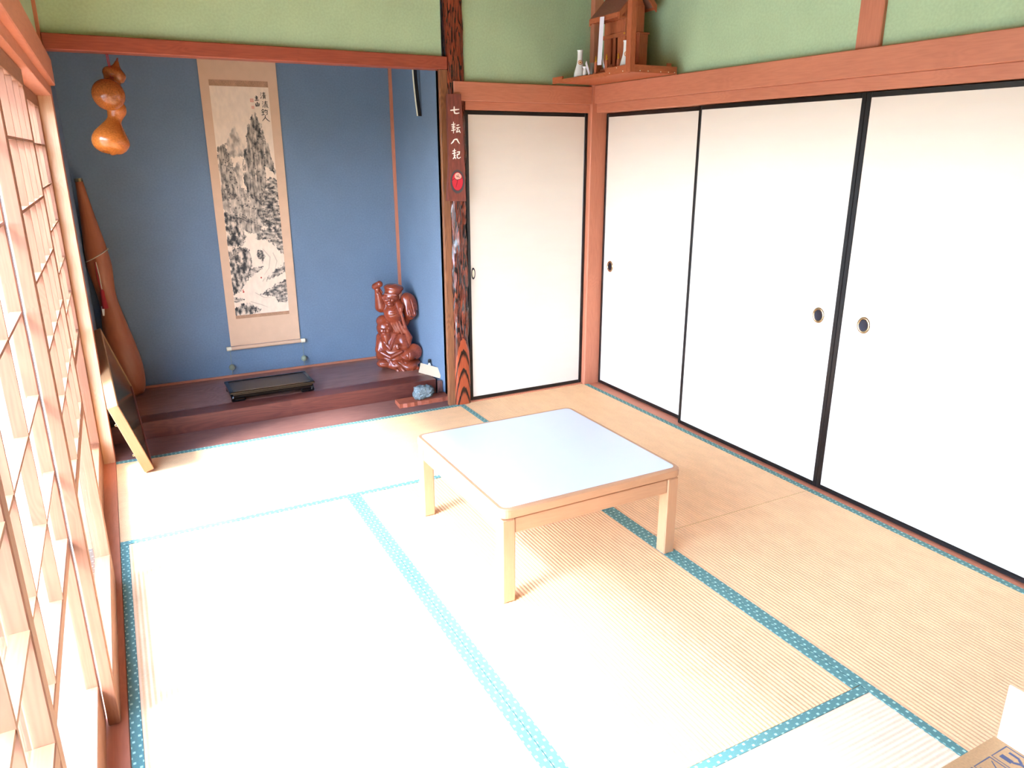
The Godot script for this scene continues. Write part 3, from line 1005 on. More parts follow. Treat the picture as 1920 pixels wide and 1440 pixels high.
func build_table() -> void:
	var t := thing("low_table", "square low table with glossy white top and pale wooden legs", "table", Vector3(-1.308, 0.001, 1.640))
	var hx := 0.384
	var hz := 0.400
	var outline := func(h: Vector2, r: float) -> PackedVector2Array:
		var o := PackedVector2Array()
		for q in [[1, 1, 0], [-1, 1, 90], [-1, -1, 180], [1, -1, 270]]:
			for a in 7:
				var an := deg_to_rad(q[2] + a * 15.0)
				o.append(Vector2(q[0] * (h.x - r), q[1] * (h.y - r)) + Vector2(cos(an), sin(an)) * r)
		return o
	var slab := func(layers: Array, m: Material, called: String) -> void:
		# layers: [inset, y] from below
		var mb := MB.new()
		var rows := []
		for l in layers:
			var o: PackedVector2Array = outline.call(Vector2(hx - l[0], hz - l[0]), maxf(0.035 - l[0] * 0.6, 0.01))
			rows.append([o, l[1]])
		for k in rows.size() - 1:
			var o0: PackedVector2Array = rows[k][0]
			var o1: PackedVector2Array = rows[k + 1][0]
			for q in o0.size():
				var w := (q + 1) % o0.size()
				var a := Vector3(o0[q].x, rows[k][1], o0[q].y)
				var b := Vector3(o0[w].x, rows[k][1], o0[w].y)
				var c := Vector3(o1[w].x, rows[k + 1][1], o1[w].y)
				var d := Vector3(o1[q].x, rows[k + 1][1], o1[q].y)
				mb.poly([a, b, c, d], Vector3(0, 0.34 if k < 3 else 0.2, 0), [Vector2(a.x + a.z, a.y), Vector2(b.x + b.z, b.y), Vector2(c.x + c.z, c.y), Vector2(d.x + d.z, d.y)])
		for e in [0, rows.size() - 1]:
			var o: PackedVector2Array = rows[e][0]
			var up := Vector3.UP if e > 0 else Vector3.DOWN
			var c := mb.vert(Vector3(0, rows[e][1], 0), up, Vector2.ZERO)
			var ids := []
			for p in o:
				ids.append(mb.vert(Vector3(p.x, rows[e][1], p.y), up, p))
			for q in ids.size():
				mb.tri(c, ids[q], ids[(q + 1) % ids.size()])
		mesh_node(called, mb, m, t)
	slab.call([[0.004, 0.324], [0.0, 0.328], [0.0, 0.354], [0.006, 0.3595], [0.017, 0.3595]], M.table, "top_edge")
	slab.call([[0.018, 0.340], [0.018, 0.3600], [0.0195, 0.3606]], M.laminate, "white_top")
	for sx in [-1.0, 1.0]:
		for sz in [-1.0, 1.0]:
			mesh_node("leg", bx(sx * (hx - 0.008), sx * (hx - 0.058), 0, 0.318, sz * (hz - 0.008), sz * (hz - 0.058), 0.004), M.table, t)
	for sx in [-1.0, 1.0]:
		mesh_node("apron", bx(sx * (hx - 0.012), sx * (hx - 0.034), 0.262, 0.316, -hz + 0.06, hz - 0.06, 0.002), M.table, t)
	for sz in [-1.0, 1.0]:
		mesh_node("apron", bx(-hx + 0.06, hx - 0.06, 0.262, 0.316, sz * (hz - 0.012), sz * (hz - 0.034), 0.002), M.table, t)

func build_scroll() -> void:
	var zb := -0.965
	var t := thing("hanging_scroll", "tall ink landscape scroll on tan mount hanging on the blue alcove wall", "scroll", Vector3(-1.903, 0.30, zb + 0.008))
	mesh_node("cloth_mount", bx(-0.222, 0.222, 0.0, 1.80, 0.0, 0.002, 0.0, 1), M.mount, t)
	var p := MB.new()
	var x0 := -0.171
	var x1 := 0.166
	var y0 := 0.198
	var y1 := 1.575
	p.poly([Vector3(x0, y0, 0.0032), Vector3(x1, y0, 0.0032), Vector3(x1, y1, 0.0032), Vector3(x0, y1, 0.0032)], Vector3.ZERO, [Vector2(0, 1), Vector2(1, 1), Vector2(1, 0), Vector2(0, 0)])
	for e in [[Vector3(x0, y0, 0), Vector3(x1, y0, 0)], [Vector3(x1, y0, 0), Vector3(x1, y1, 0)], [Vector3(x1, y1, 0), Vector3(x0, y1, 0)], [Vector3(x0, y1, 0), Vector3(x0, y0, 0)]]:
		var up := Vector3(0, 0, 0.0032)
		var dn := Vector3(0, 0, 0.0019)
		p.poly([e[0] + dn, e[1] + dn, e[1] + up, e[0] + up], Vector3(0, 0.9, 0.002), [Vector2(.01, .01), Vector2(.02, .01), Vector2(.02, .02), Vector2(.01, .02)])
	mesh_node("ink_painting", p, M.painting, t)
	mesh_node("brocade_strip", bx(x0, x1, y1, y1 + 0.034, 0.0019, 0.003), M.brocade, t)
	mesh_node("brocade_strip", bx(x0, x1, y0 - 0.022, y0, 0.0019, 0.003), M.brocade, t)
	var r := MB.new()
	sweep(r, [Vector3(-0.222, -0.012, 0.012), Vector3(0.222, -0.012, 0.012)], [0.0125, 0.0125], 16)
	mesh_node("roller", r, M.mount, t)
	for s in [-1.0, 1.0]:
		var e := MB.new()
		sweep(e, [Vector3(s * 0.2215, -0.012, 0.012), Vector3(s * 0.224, -0.012, 0.012), Vector3(s * 0.248, -0.012, 0.012), Vector3(s * 0.251, -0.012, 0.012)], [0.011, 0.0135, 0.014, 0.012], 16)
		mesh_node("roller_end", e, M.ivory, t)
	var side := ["nearer the leaning gourd", "nearer the carved statue"]
	for k in 2:
		var s: float = [-1.0, 1.0][k]
		var w := thing("scroll_weight", "small round grey green scroll weight " + side[k], "scroll weight", Vector3(-1.903 + s * 0.232, 0.165, zb + 0.026), 0.0, "scroll weights")
		var b := MB.new()
		ball(b, Vector3.ZERO, Vector3(0.019, 0.02, 0.019), 16)
		mesh_node("bead", b, M.jade, w)
		var c := MB.new()
		sweep(c, [Vector3(0, 0.018, 0), Vector3(0, 0.109, 0)], [0.0012, 0.0012], 6)
		mesh_node("cord", c, M.jade, w)
		var ta := MB.new()
		sweep(ta, [Vector3(0, -0.045, 0), Vector3(0, -0.02, 0)], [0.0025, 0.0015], 6)
		mesh_node("tassel", ta, M.jade, w)

func gourd(pts: Array, rad: Array, m: Material, parent: Node) -> void:
	var s := smooth_line(pts, rad, 8)
	var mb := MB.new()
	sweep(mb, s[0], s[1], 26)
	mesh_node("gourd_body", mb, m, parent)

func build_gourds() -> void:
	var g := thing("hanging_gourd", "brown bottle gourd showing its round base, hanging under the alcove beam", "gourd", Vector3(-2.60, 1.815, -0.06), 0.0, "gourds hanging in the alcove")
	gourd([Vector3(-.035, -.085, .105), Vector3(-.034, -.083, .10), Vector3(-.030, -.076, .08), Vector3(-.024, -.066, .045), Vector3(-.012, -.045, .005), Vector3(-.002, -.018, -.025), Vector3(.002, .0, -.035), Vector3(.010, .018, -.04), Vector3(.019, .04, -.043), Vector3(.027, .062, -.045), Vector3(.033, .085, -.046)],
		[.004, .024, .053, .069, .056, .038, .036, .048, .046, .018, .007], M.gourd_pale, g)
	var st := MB.new()
	sweep(st, [Vector3(.033, .083, -.046), Vector3(.038, .100, -.046)], [.0065, .003], 8)
	mesh_node("stem", st, M.rim, g)
	var c := MB.new()
	for k in 2:
		sweep(c, [Vector3(-.008 + .006 * k, .112, -.0), Vector3(-.004 + .006 * k, .05, -.01), Vector3(-.004 + .01 * k, .0, .002)], [.0018, .0018, .0018], 6)
	sweep(c, [Vector3(-.012, .004, .004), Vector3(.012, -.002, .0)], [.004, .004], 6)
	mesh_node("red_cord", c, M.red_cord, g)
	var h := thing("hanging_gourd", "glossy orange bottle gourd hanging lowest under the alcove beam", "gourd", Vector3(-2.62, 1.60, -0.07), 0.0, "gourds hanging in the alcove")
	gourd([Vector3(-.032, -.102, .03), Vector3(-.031, -.1, .03), Vector3(-.029, -.088, .027), Vector3(-.025, -.06, .022), Vector3(-.018, -.03, .016), Vector3(-.006, .01, .006), Vector3(.004, .04, .0), Vector3(.012, .062, -.004), Vector3(.020, .085, -.007), Vector3(.026, .108, -.009), Vector3(.028, .13, -.01), Vector3(.028, .15, -.011)],
		[.004, .034, .064, .079, .074, .048, .031, .034, .042, .036, .018, .012], M.gourd, h)
	var d := MB.new()
	sweep(d, [Vector3(-.014, .085, .036), Vector3(-.012, .11, .03), Vector3(.004, .135, .02), Vector3(.01, .19, .01)], [.003, .003, .0025, .002], 6)
	mesh_node("red_cord", d, M.red_cord, h)
	# the tall one leaning in the corner
	var b := thing("tall_gourd", "tall slender orange brown gourd leaning in the alcove corner", "gourd", Vector3(-2.715, 0.0955, -0.83))
	var pts := [Vector3(-.002, .004, .0), Vector3(-.002, .008, .0), Vector3(-.006, .05, -.002), Vector3(-.022, .17, -.008), Vector3(-.036, .30, -.013), Vector3(-.047, .42, -.018), Vector3(-.056, .54, -.022), Vector3(-.064, .62, -.026), Vector3(-.070, .70, -.03), Vector3(-.076, .79, -.034), Vector3(-.083, .9, -.038), Vector3(-.091, 1.02, -.043), Vector3(-.099, 1.14, -.048), Vector3(-.107, 1.255, -.053)]
	var rad := [.01, .046, .072, .090, .084, .068, .052, .049, .056, .064, .056, .042, .029, .019]
	gourd(pts, rad, M.club, b)
	var cap := MB.new()
	sweep(cap, [Vector3(-.1065, 1.25, -.053), Vector3(-.108, 1.268, -.054)], [.0205, .0195], 14)
	mesh_node("metal_cap", cap, M.brass, b)
	var co := MB.new()
	var ring := []
	var rr := []
	for q in 25:
		var an := TAU * q / 24
		ring.append(Vector3(-.0785, .845 + .034 * cos(an), -.036) + Vector3(cos(an), 0, sin(an)) * .0615)
		rr.append(.0028)
	sweep(co, ring, rr, 6, false)
	sweep(co, [Vector3(-.09, .815, .028), Vector3(-.083, .74, .034), Vector3(-.082, .655, .036)], [.003, .003, .003], 6)
	mesh_node("white_cord", co, M.white_cord, b)
	var rc := MB.new()
	sweep(rc, [Vector3(-.092, .815, .028), Vector3(-.094, .74, .034), Vector3(-.085, .655, .036)], [.0032, .0032, .0032], 6)
	sweep(rc, [Vector3(-.083, .66, .036), Vector3(-.083, .645, .036), Vector3(-.082, .62, .036), Vector3(-.080, .55, .036)], [.006, .012, .011, .017], 10)
	mesh_node("red_tassel", rc, M.red_cord, b)
	mesh_node("paper_tag", bx(-.100, -.070, .505, .56, .018, .020), M.white, b)

func build_statue() -> void:
	var t := thing("carved_statue", "glossy reddish brown carving of two stacked laughing lucky gods", "statue", Vector3(-1.085, 0.0955, -0.665), deg_to_rad(-27.0))
	var V := func(zx: float, zy: float, z: float) -> Vector3:
		return Vector3((zx - 435.0) / 2113.0, (1310.0 - zy) / 2028.0, z)
	var lower := []
	# robe, seat and knees
	lower.append(el(Vector3(-.002, .032, .0), Vector3(.142, .042, .108), .012))
	lower.append(el(V.call(340, 1130, -.0), Vector3(.118, .078, .092), .03))
	lower.append(el(V.call(230, 1215, .075), Vector3(.052, .032, .045), .008))
	lower.append(el(V.call(400, 1240, .08), Vector3(.06, .034, .04), .012))
	lower.append(el(V.call(560, 1270, .06), Vector3(.07, .036, .05), .014))
	for q in [[330, 1180, 450, 1330, .085], [400, 1190, 540, 1340, .085], [470, 1180, 640, 1330, .07], [540, 1190, 700, 1290, .05]]:
		lower.append(cp(V.call(q[0], q[1], q[4] + .012), V.call(q[2], q[3], q[4] + .02), .010, .014, .006))
	for q in [[365, 1190, 495, 1335, .112], [440, 1190, 590, 1335, .106], [510, 1190, 670, 1310, .09]]:
		lower.append(cp(V.call(q[0], q[1], q[4]), V.call(q[2], q[3], q[4]), .004, .005, .003, "cut"))
	# body, arms and sash
	lower.append(el(V.call(340, 960, -.005), Vector3(.100, .105, .075), .02))
	lower.append(el(V.call(350, 1010, .045), Vector3(.068, .058, .04), .012))
	lower.append(cp(V.call(195, 890, .0), V.call(175, 1050, .03), .040, .036, .012))
	lower.append(cp(V.call(160, 1040, .03), V.call(240, 1090, .07), .028, .02, .008))
	lower.append(el(V.call(245, 1080, .085), Vector3(.018, .02, .016), .004))
	lower.append(cp(V.call(480, 860, .0), V.call(515, 1000, .04), .044, .036, .012))
	lower.append(cp(V.call(515, 1000, .04), V.call(430, 985, .08), .026, .016, .008))
	for k in 4:
		lower.append(cp(V.call(408 + k * 3, 950 + k * 17, .09), V.call(440 + k * 3, 952 + k * 17, .092), .0045, .005, .002))
	lower.append(cp(V.call(200, 1060, .085), V.call(330, 1120, .1), .012, .014, .006))
	lower.append(cp(V.call(330, 1120, .1), V.call(490, 1050, .085), .014, .012, .006))
	lower.append(cp(V.call(200, 880, .05), V.call(330, 1010, .09), .012, .01, .006))
	lower.append(cp(V.call(400, 830, .045), V.call(330, 1010, .09), .014, .01, .006))
	lower.append(cp(V.call(230, 900, .072), V.call(320, 1000, .1), .003, .003, .002, "cut"))
	lower.append(cp(V.call(380, 880, .075), V.call(335, 990, .1), .003, .003, .002, "cut"))
	for q in [[170, 900, 165, 1040, .068], [190, 930, 200, 1040, .075], [450, 850, 500, 960, .075], [480, 840, 530, 930, .07], [300, 1150, 450, 1130, .10], [250, 1140, 300, 1190, .098], [200, 1205, 280, 1230, .118]]:
		lower.append(cp(V.call(q[0], q[1], q[4]), V.call(q[2], q[3], q[4]), .0035, .004, .004, "cut"))
	# head with cap, brow, nose, cheeks, mouth and beard
	lower.append(el(V.call(252, 745, .03), Vector3(.056, .060, .050), .012))
	lower.append(el(V.call(228, 655, .01), Vector3(.048, .040, .045), .008))
	lower.append(cp(V.call(180, 700, .05), V.call(300, 680, .06), .010, .010, .004))
	lower.append(el(V.call(262, 765, .078), Vector3(.010, .016, .012), .004))
	lower.append(el(V.call(222, 775, .066), Vector3(.016, .014, .014), .005))
	lower.append(el(V.call(302, 770, .064), Vector3(.016, .014, .014), .005))
	lower.append(cp(V.call(215, 742, .073), V.call(246, 738, .078), .0035, .003, .002, "cut"))
	lower.append(cp(V.call(278, 735, .078), V.call(308, 732, .07), .0035, .003, .002, "cut"))
	lower.append(cp(V.call(238, 812, .07), V.call(295, 808, .072), .004, .004, .002, "cut"))
	lower.append(el(V.call(262, 850, .062), Vector3(.034, .032, .024), .008))
	lower.append(cp(V.call(270, 850, .07), V.call(285, 930, .085), .022, .006, .008))
	lower.append(el(V.call(165, 760, .025), Vector3(.010, .022, .012), .004))
	lower.append(el(V.call(345, 780, .02), Vector3(.010, .022, .012), .004))
	mesh_node("lower_figure", sdf_mesh(lower, .0036), M.statue, t)
	var upper := []
	upper.append(el(V.call(372, 545, .02), Vector3(.062, .064, .058), .014))
	upper.append(el(V.call(380, 430, -.005), Vector3(.055, .055, .045), .02))
	# skirt and feet down onto the lower figure
	upper.append(cp(V.call(380, 640, .0), V.call(440, 760, .0), .052, .05, .02))
	upper.append(cp(V.call(440, 760, .0), V.call(470, 900, -.045), .05, .055, .02))
	for q in [[350, 670, 410, 790], [390, 665, 450, 800], [430, 660, 500, 820], [470, 650, 530, 800]]:
		upper.append(cp(V.call(q[0], q[1], .05), V.call(q[2], q[3], .048), .006, .008, .005))
	# head, flat cap, face
	upper.append(el(V.call(355, 325, .02), Vector3(.051, .052, .046), .012))
	upper.append(el(V.call(385, 245, .005), Vector3(.056, .030, .052), .010, "add", Vector3(0, 0, -.12)))
	upper.append(el(V.call(396, 205, .0), Vector3(.066, .026, .058), .010, "add", Vector3(0, 0, -.12)))
	upper.append(cp(V.call(290, 270, .055), V.call(440, 285, .055), .008, .008, .004))
	upper.append(el(V.call(348, 345, .066), Vector3(.010, .014, .012), .004))
	upper.append(el(V.call(305, 358, .054), Vector3(.016, .013, .014), .005))
	upper.append(el(V.call(388, 355, .056), Vector3(.016, .013, .014), .005))
	upper.append(cp(V.call(303, 322, .062), V.call(335, 316, .066), .0035, .003, .002, "cut"))
	upper.append(cp(V.call(362, 314, .067), V.call(396, 318, .062), .0035, .003, .002, "cut"))
	upper.append(cp(V.call(325, 388, .06), V.call(374, 386, .061), .004, .004, .002, "cut"))
	upper.append(el(V.call(345, 412, .05), Vector3(.026, .018, .020), .006))
	upper.append(el(V.call(452, 350, .01), Vector3(.010, .026, .014), .004))
	upper.append(el(V.call(272, 350, .015), Vector3(.009, .024, .012), .004))
	# raised arm with the mallet, other arm on the sack cord
	upper.append(cp(V.call(300, 440, .0), V.call(210, 455, .012), .034, .034, .01))
	upper.append(cp(V.call(208, 455, .012), V.call(182, 250, .03), .041, .021, .008))
	upper.append(cp(V.call(190, 270, .062), V.call(205, 430, .062), .003, .003, .003, "cut"))
	upper.append(cp(V.call(165, 262, .04), V.call(205, 258, .05), .003, .003, .002, "cut"))
	upper.append(el(V.call(180, 215, .036), Vector3(.020, .020, .018), .006))
	upper.append(cp(V.call(450, 430, .01), V.call(500, 450, .04), .030, .022, .01))
	upper.append(el(V.call(498, 480, .052), Vector3(.016, .024, .016), .006))
	for k in 4:
		upper.append(cp(V.call(484, 456 + k * 17, .064), V.call(512, 458 + k * 17, .06), .0045, .0045, .002))
	upper.append(cp(V.call(500, 530, .055), V.call(545, 730, .05), .009, .011, .006))
	upper.append(cp(V.call(545, 730, .05), V.call(590, 880, .03), .010, .022, .008))
	upper.append(cp(V.call(590, 880, .03), V.call(575, 1000, .03), .020, .016, .008))
	for q in [[350, 480, 460, 430], [340, 520, 470, 500], [350, 560, 460, 540]]:
		upper.append(cp(V.call(q[0], q[1], .078), V.call(q[2], q[3], .07), .003, .003, .003, "cut"))
	mesh_node("upper_figure", sdf_mesh(upper, .0036), M.statue, t)
	var sack := [el(V.call(600, 480, -.03), Vector3(.055, .092, .06), .01), el(V.call(560, 380, -.02), Vector3(.042, .05, .045), .02), cp(V.call(530, 330, .0), V.call(600, 560, .03), .012, .02, .012), cp(V.call(590, 340, .0), V.call(660, 560, .01), .012, .022, .012),
		cp(V.call(560, 340, .035), V.call(620, 600, .045), .004, .004, .004, "cut"), cp(V.call(630, 360, .02), V.call(675, 560, .03), .004, .004, .004, "cut"), cp(V.call(560, 620, -.05), V.call(480, 760, -.05), .03, .03, .02)]
	mesh_node("treasure_sack", sdf_mesh(sack, .0048), M.statue, t)
	var mal := [cp(V.call(150, 175, .036), V.call(215, 140, .045), .022, .022, .003), cp(V.call(190, 160, .04), V.call(240, 260, .03), .007, .006, .003)]
	mesh_node("mallet", sdf_mesh(mal, .004), M.statue, t)
	var fish := [el(V.call(575, 1110, .055), Vector3(.054, .042, .05), .01), el(V.call(660, 1090, .015), Vector3(.05, .055, .05), .014), cp(V.call(640, 1000, .02), V.call(600, 1060, .05), .016, .02, .01), el(V.call(545, 1100, .1), Vector3(.008, .008, .008), .003), cp(V.call(505, 1120, .09), V.call(540, 1140, .1), .004, .004, .003, "cut"), cp(V.call(600, 1060, .098), V.call(590, 1150, .102), .004, .004, .003, "cut")]
	mesh_node("sea_bream", sdf_mesh(fish, .0045), M.statue, t)

func build_alcove_things() -> void:
	# black flower stand
	var s := thing("display_stand", "low black lacquer display stand under the hanging scroll", "display stand", Vector3(-1.978, 0.0983, -0.517))
	var hx := 0.247
	var hz := 0.128
	var rim := MB.new()
	box(rim, Vector3(0, .056, hz - .012), Vector3(2 * hx, .014, .024), .004)
	box(rim, Vector3(0, .056, -hz + .012), Vector3(2 * hx, .014, .024), .004)
	box(rim, Vector3(hx - .012, .056, 0), Vector3(.024, .014, 2 * hz - .048), .004)
	box(rim, Vector3(-hx + .012, .056, 0), Vector3(.024, .014, 2 * hz - .048), .004)
	mesh_node("top_rim", rim, M.black, s)
	mesh_node("top_panel", bx(-hx + .02, hx - .02, .046, .060, -hz + .02, hz - .02, .001), M.black_panel, s)
	mesh_node("waist", bx(-hx + .016, hx - .016, .036, .048, -hz + .014, hz - .014, .002), M.black, s)
	for z in [-1.0, 1.0]:
		mesh_node("apron", bx(-hx + .01, hx - .01, .020, .038, z * (hz - .010), z * (hz - .022), .003), M.black, s)
	for x in [-1.0, 1.0]:
		mesh_node("apron", bx(x * (hx - .006), x * (hx - .018), .020, .038, -hz + .022, hz - .022, .003), M.black, s)
	for x in [-1.0, 1.0]:
		for z in [-1.0, 1.0]:
			var f := MB.new()
			var sl := smooth_line([Vector3(x * (hx - .02), .030, z * (hz - .018)), Vector3(x * (hx - .016), .018, z * (hz - .015)), Vector3(x * (hx - .03), .008, z * (hz - .017)), Vector3(x * (hx - .062), .004, z * (hz - .018))], [.012, .011, .008, .004], 4)
			sweep(f, sl[0], sl[1], 10)
			box(f, Vector3(x * (hx - .045), .010, z * (hz - .018)), Vector3(.08, .020, .022), .006)
			mesh_node("foot", f, M.black, s)
	# rough plank with the stone
	var nz := FastNoiseLite.new()
	nz.seed = 8
	nz.frequency = 9.0
	var p := MB.new()
	var top := []
	var bot := []
	for k in 15:
		var f := float(k) / 14
		var x := lerpf(-1.30, -0.97, f)
		var ed := -0.088 - 0.004 * f + nz.get_noise_1d(f * 1.2) * 0.010
		top.append([Vector3(x + .012, .026, -.205), Vector3(x + .004, .026, ed - .012)])
		bot.append([Vector3(x + .010, .003, -.205), Vector3(x, .003, ed)])
	for k in 14:
		var ctr := Vector3(-1.13, .015, -.14)
		p.poly([top[k][0], top[k + 1][0], top[k + 1][1], top[k][1]], ctr, [Vector2(k * .02, 0), Vector2(k * .02 + .02, 0), Vector2(k * .02 + .02, .1), Vector2(k * .02, .1)])
		p.poly([top[k][1], top[k + 1][1], bot[k + 1][1], bot[k][1]], ctr, [Vector2(k * .02, .1), Vector2(k * .02 + .02, .1), Vector2(k * .02 + .02, .14), Vector2(k * .02, .14)])
		p.poly([bot[k][0], bot[k + 1][0], bot[k + 1][1], bot[k][1]], ctr, [Vector2(0, 0), Vector2(1, 0), Vector2(1, 1), Vector2(0, 1)])
		p.poly([top[k][0], top[k + 1][0], bot[k + 1][0], bot[k][0]], ctr, [Vector2(0, 0), Vector2(.1, 0), Vector2(.1, .1), Vector2(0, .1)])
	for e in [0, 14]:
		p.poly([top[e][0], top[e][1], bot[e][1], bot[e][0]], Vector3(-1.13, .015, -.14), [Vector2(0, 0), Vector2(.1, 0), Vector2(.1, .1), Vector2(0, .1)])
	tag(mesh_node("rough_plank", p, mat(Color.WHITE, .6, wood_tex(Color(.66, .34, .22), Color(.42, .20, .15), 33, .4, .35), Vector3(2, 5, 1))), "short rough edged reddish plank lying at the alcove step", "plank")
	var st := MB.new()
	nz.frequency = 16.0
	nz.fractal_octaves = 4
	var seg := 56
	var rows := []
	for a in seg / 2 + 1:
		var th := PI * a / (seg / 2)
		var row := []
		for q in seg + 1:
			var ph := TAU * q / seg
			var d := Vector3(sin(th) * cos(ph), cos(th), sin(th) * sin(ph))
			var b := pow(pow(absf(d.x), 3.2) + pow(absf(d.y), 3.2) + pow(absf(d.z), 3.2), -1.0 / 3.2)
			var o := d * b * Vector3(.068 , .043 - .008 * d.x, .045)
			o *= 1.0 + 0.26 * nz.get_noise_3dv(d * 0.12 + Vector3(.3, .1, 0)) + 0.13 * absf(nz.get_noise_3dv(d * 0.35)) + 0.07 * nz.get_noise_3dv(d * 0.9)
			o.x += o.y * 0.2
			o.y = maxf(o.y, -.040)
			row.append(st.vert(o, d, Vector2(ph, th)))
		rows.append(row)
	for a in seg / 2:
		for q in seg:
			st.tri(rows[a][q], rows[a][q + 1], rows[a + 1][q + 1])
			st.tri(rows[a][q], rows[a + 1][q + 1], rows[a + 1][q])
	var so := SurfaceTool.new()
	so.create_from(st.mesh(), 0)
	so.deindex()
	so.generate_normals()
	var stone := mesh_node("ornamental_stone", so.commit(), M.stone)
	stone.position = Vector3(-1.115, .0625, -.158)
	stone.scale = Vector3.ONE * 0.9
	tag(stone, "rough blue grey stone resting on the reddish plank", "stone")
	# bits behind the stone
	var cc := thing("cream_card", "folded cream card strip lying at the end of the alcove floor", "card", Vector3(-.990, .0985, -.372), deg_to_rad(-70))
	var cb := MB.new()
	box(cb, Vector3(0, .03, 0), Vector3(.21, .065, .004), .001, 0, Transform3D(Basis(Vector3.RIGHT, -.35), Vector3.ZERO))
	mesh_node("card_sheet", cb, M.cream_card, cc)
	var cf := MB.new()
	box(cf, Vector3(.0, .003, -.03), Vector3(.16, .004, .05), .001)
	mesh_node("folded_flap", cf, M.cream_card, cc)
	var bl := MB.new()
	box(bl, Vector3(0, .02, 0), Vector3(.036, .04, .03), .003)
	var wb := mesh_node("wooden_block", bl, M.pale_wood)
	wb.position = Vector3(-.985, .0955, -.455)
	wb.rotation.y = .5
	tag(wb, "small pale wooden block behind the cream card", "block")
	var pb := thing("small_bottle", "tiny white bottle with a black stopper beside the alcove wall", "bottle", Vector3(-.968, .0955, -.418))
	mesh_node("body", lathe([[.0, .0], [.012, .001], [.013, .03], [.011, .06], [.006, .068], [.006, .075]], 14), M.china, pb)
	mesh_node("stopper", lathe([[.0, .073], [.009, .074], [.009, .094], [.006, .097]], 12), M.dark, pb)
	var br := MB.new()
	box(br, Vector3(0, .044, 0), Vector3(.026, .088, .03), .002, 1)
	var bo := mesh_node("upright_block", br, M.plank)
	bo.position = Vector3(-.968, .003, -.247)
	tag(bo, "upright brown wooden block at the end of the front beam", "block")
	# slat hanging high on the alcove's side wall
	var sl := thing("wall_ornament", "thin dark curved ornament with a pale edge hanging under the beam", "ornament", Vector3(-.962, 1.675, -.43))
	var a0 := MB.new()
	var a1 := MB.new()
	for k in 8:
		var f := k / 8.0
		var g := (k + 1) / 8.0
		var y0 := .03 + .42 * f
		var y1 := .03 + .42 * g
		var x0 := -.020 * sin(f * 2.2) - .004
		var x1 := -.020 * sin(g * 2.2) - .004
		var quad := func(mb: MB, ea: float, eb: float, w: float) -> void:
			var c := Vector3((x0 + x1) / 2 + (ea + eb) / 2, (y0 + y1) / 2, 0)
			var p8 := []
			for yy in [[x0, y0], [x1, y1]]:
				for xx in [ea, eb]:
					for zz in [-w, w]:
						p8.append(Vector3(yy[0] + xx, yy[1], zz))
			for fc in [[0, 1, 3, 2], [4, 5, 7, 6], [0, 1, 5, 4], [2, 3, 7, 6], [0, 2, 6, 4], [1, 3, 7, 5]]:
				mb.poly([p8[fc[0]], p8[fc[1]], p8[fc[2]], p8[fc[3]]], c, [Vector2(0, 0), Vector2(.1, 0), Vector2(.1, .1), Vector2(0, .1)])
		quad.call(a0, -.012, .010, .004)
		quad.call(a1, -.017, -.012, .005)
	mesh_node("dark_body", a0, M.dark, sl)
	mesh_node("pale_edge", a1, M.ivory, sl)
	var hk := MB.new()
	sweep(hk, [Vector3(-.02, .45, 0), Vector3(-.004, .465, 0), Vector3(.010, .465, 0)], [.002, .002, .002], 6)
	mesh_node("hook", hk, M.brass, sl)
	# framed picture leaning by the window
	var C := Vector3(-2.681, .016, .226)
	var U := Vector3(-.110, .390, .012)             # up the near edge
	var L := Vector3(-.040, .197, -.83)             # along the bottom edge, away
	var ln := L.length()
	var zdir := -L.normalized()
	var ydir := (U - zdir * U.dot(zdir)).normalized()
	var xdir := ydir.cross(zdir).normalized()       # out of the picture, towards the room
	var hh := 0.405
	var pic := thing("framed_picture", "dark framed picture in pale wood leaning beside the window post", "picture")
	pic.transform = Transform3D(Basis(xdir, ydir, zdir), C)
	var th := .045
	mesh_node("frame_side", bx(-th, 0, 0, hh, -.02, 0, .002), M.frame_wood, pic)
	mesh_node("frame_side", bx(-th, 0, 0, hh, -ln, -ln + .02, .002), M.frame_wood, pic)
	mesh_node("frame_top", bx(-th, 0, hh - .02, hh, -ln + .02, -.02, .002), M.frame_wood, pic)
	mesh_node("frame_bottom", bx(-th, 0, 0, .02, -ln + .02, -.02, .002), M.rim, pic)
	mesh_node("picture_sheet", bx(-.02, -.004, .02, hh - .02, -ln + .02, -.02), M.picture, pic)
	mesh_node("backing", bx(-th + .002, -.022, .02, hh - .02, -ln + .02, -.02), M.card, pic)
	for y in [.11, .30]:
		var ey := MB.new()
		ring_disc(ey, Vector3(-th - .004, y, -.012), Vector3(0, 0, 1), [[.003, 0.0], [.005, .002], [.007, 0.0]], 12)
		mesh_node("eyelet", ey, M.brass, pic)

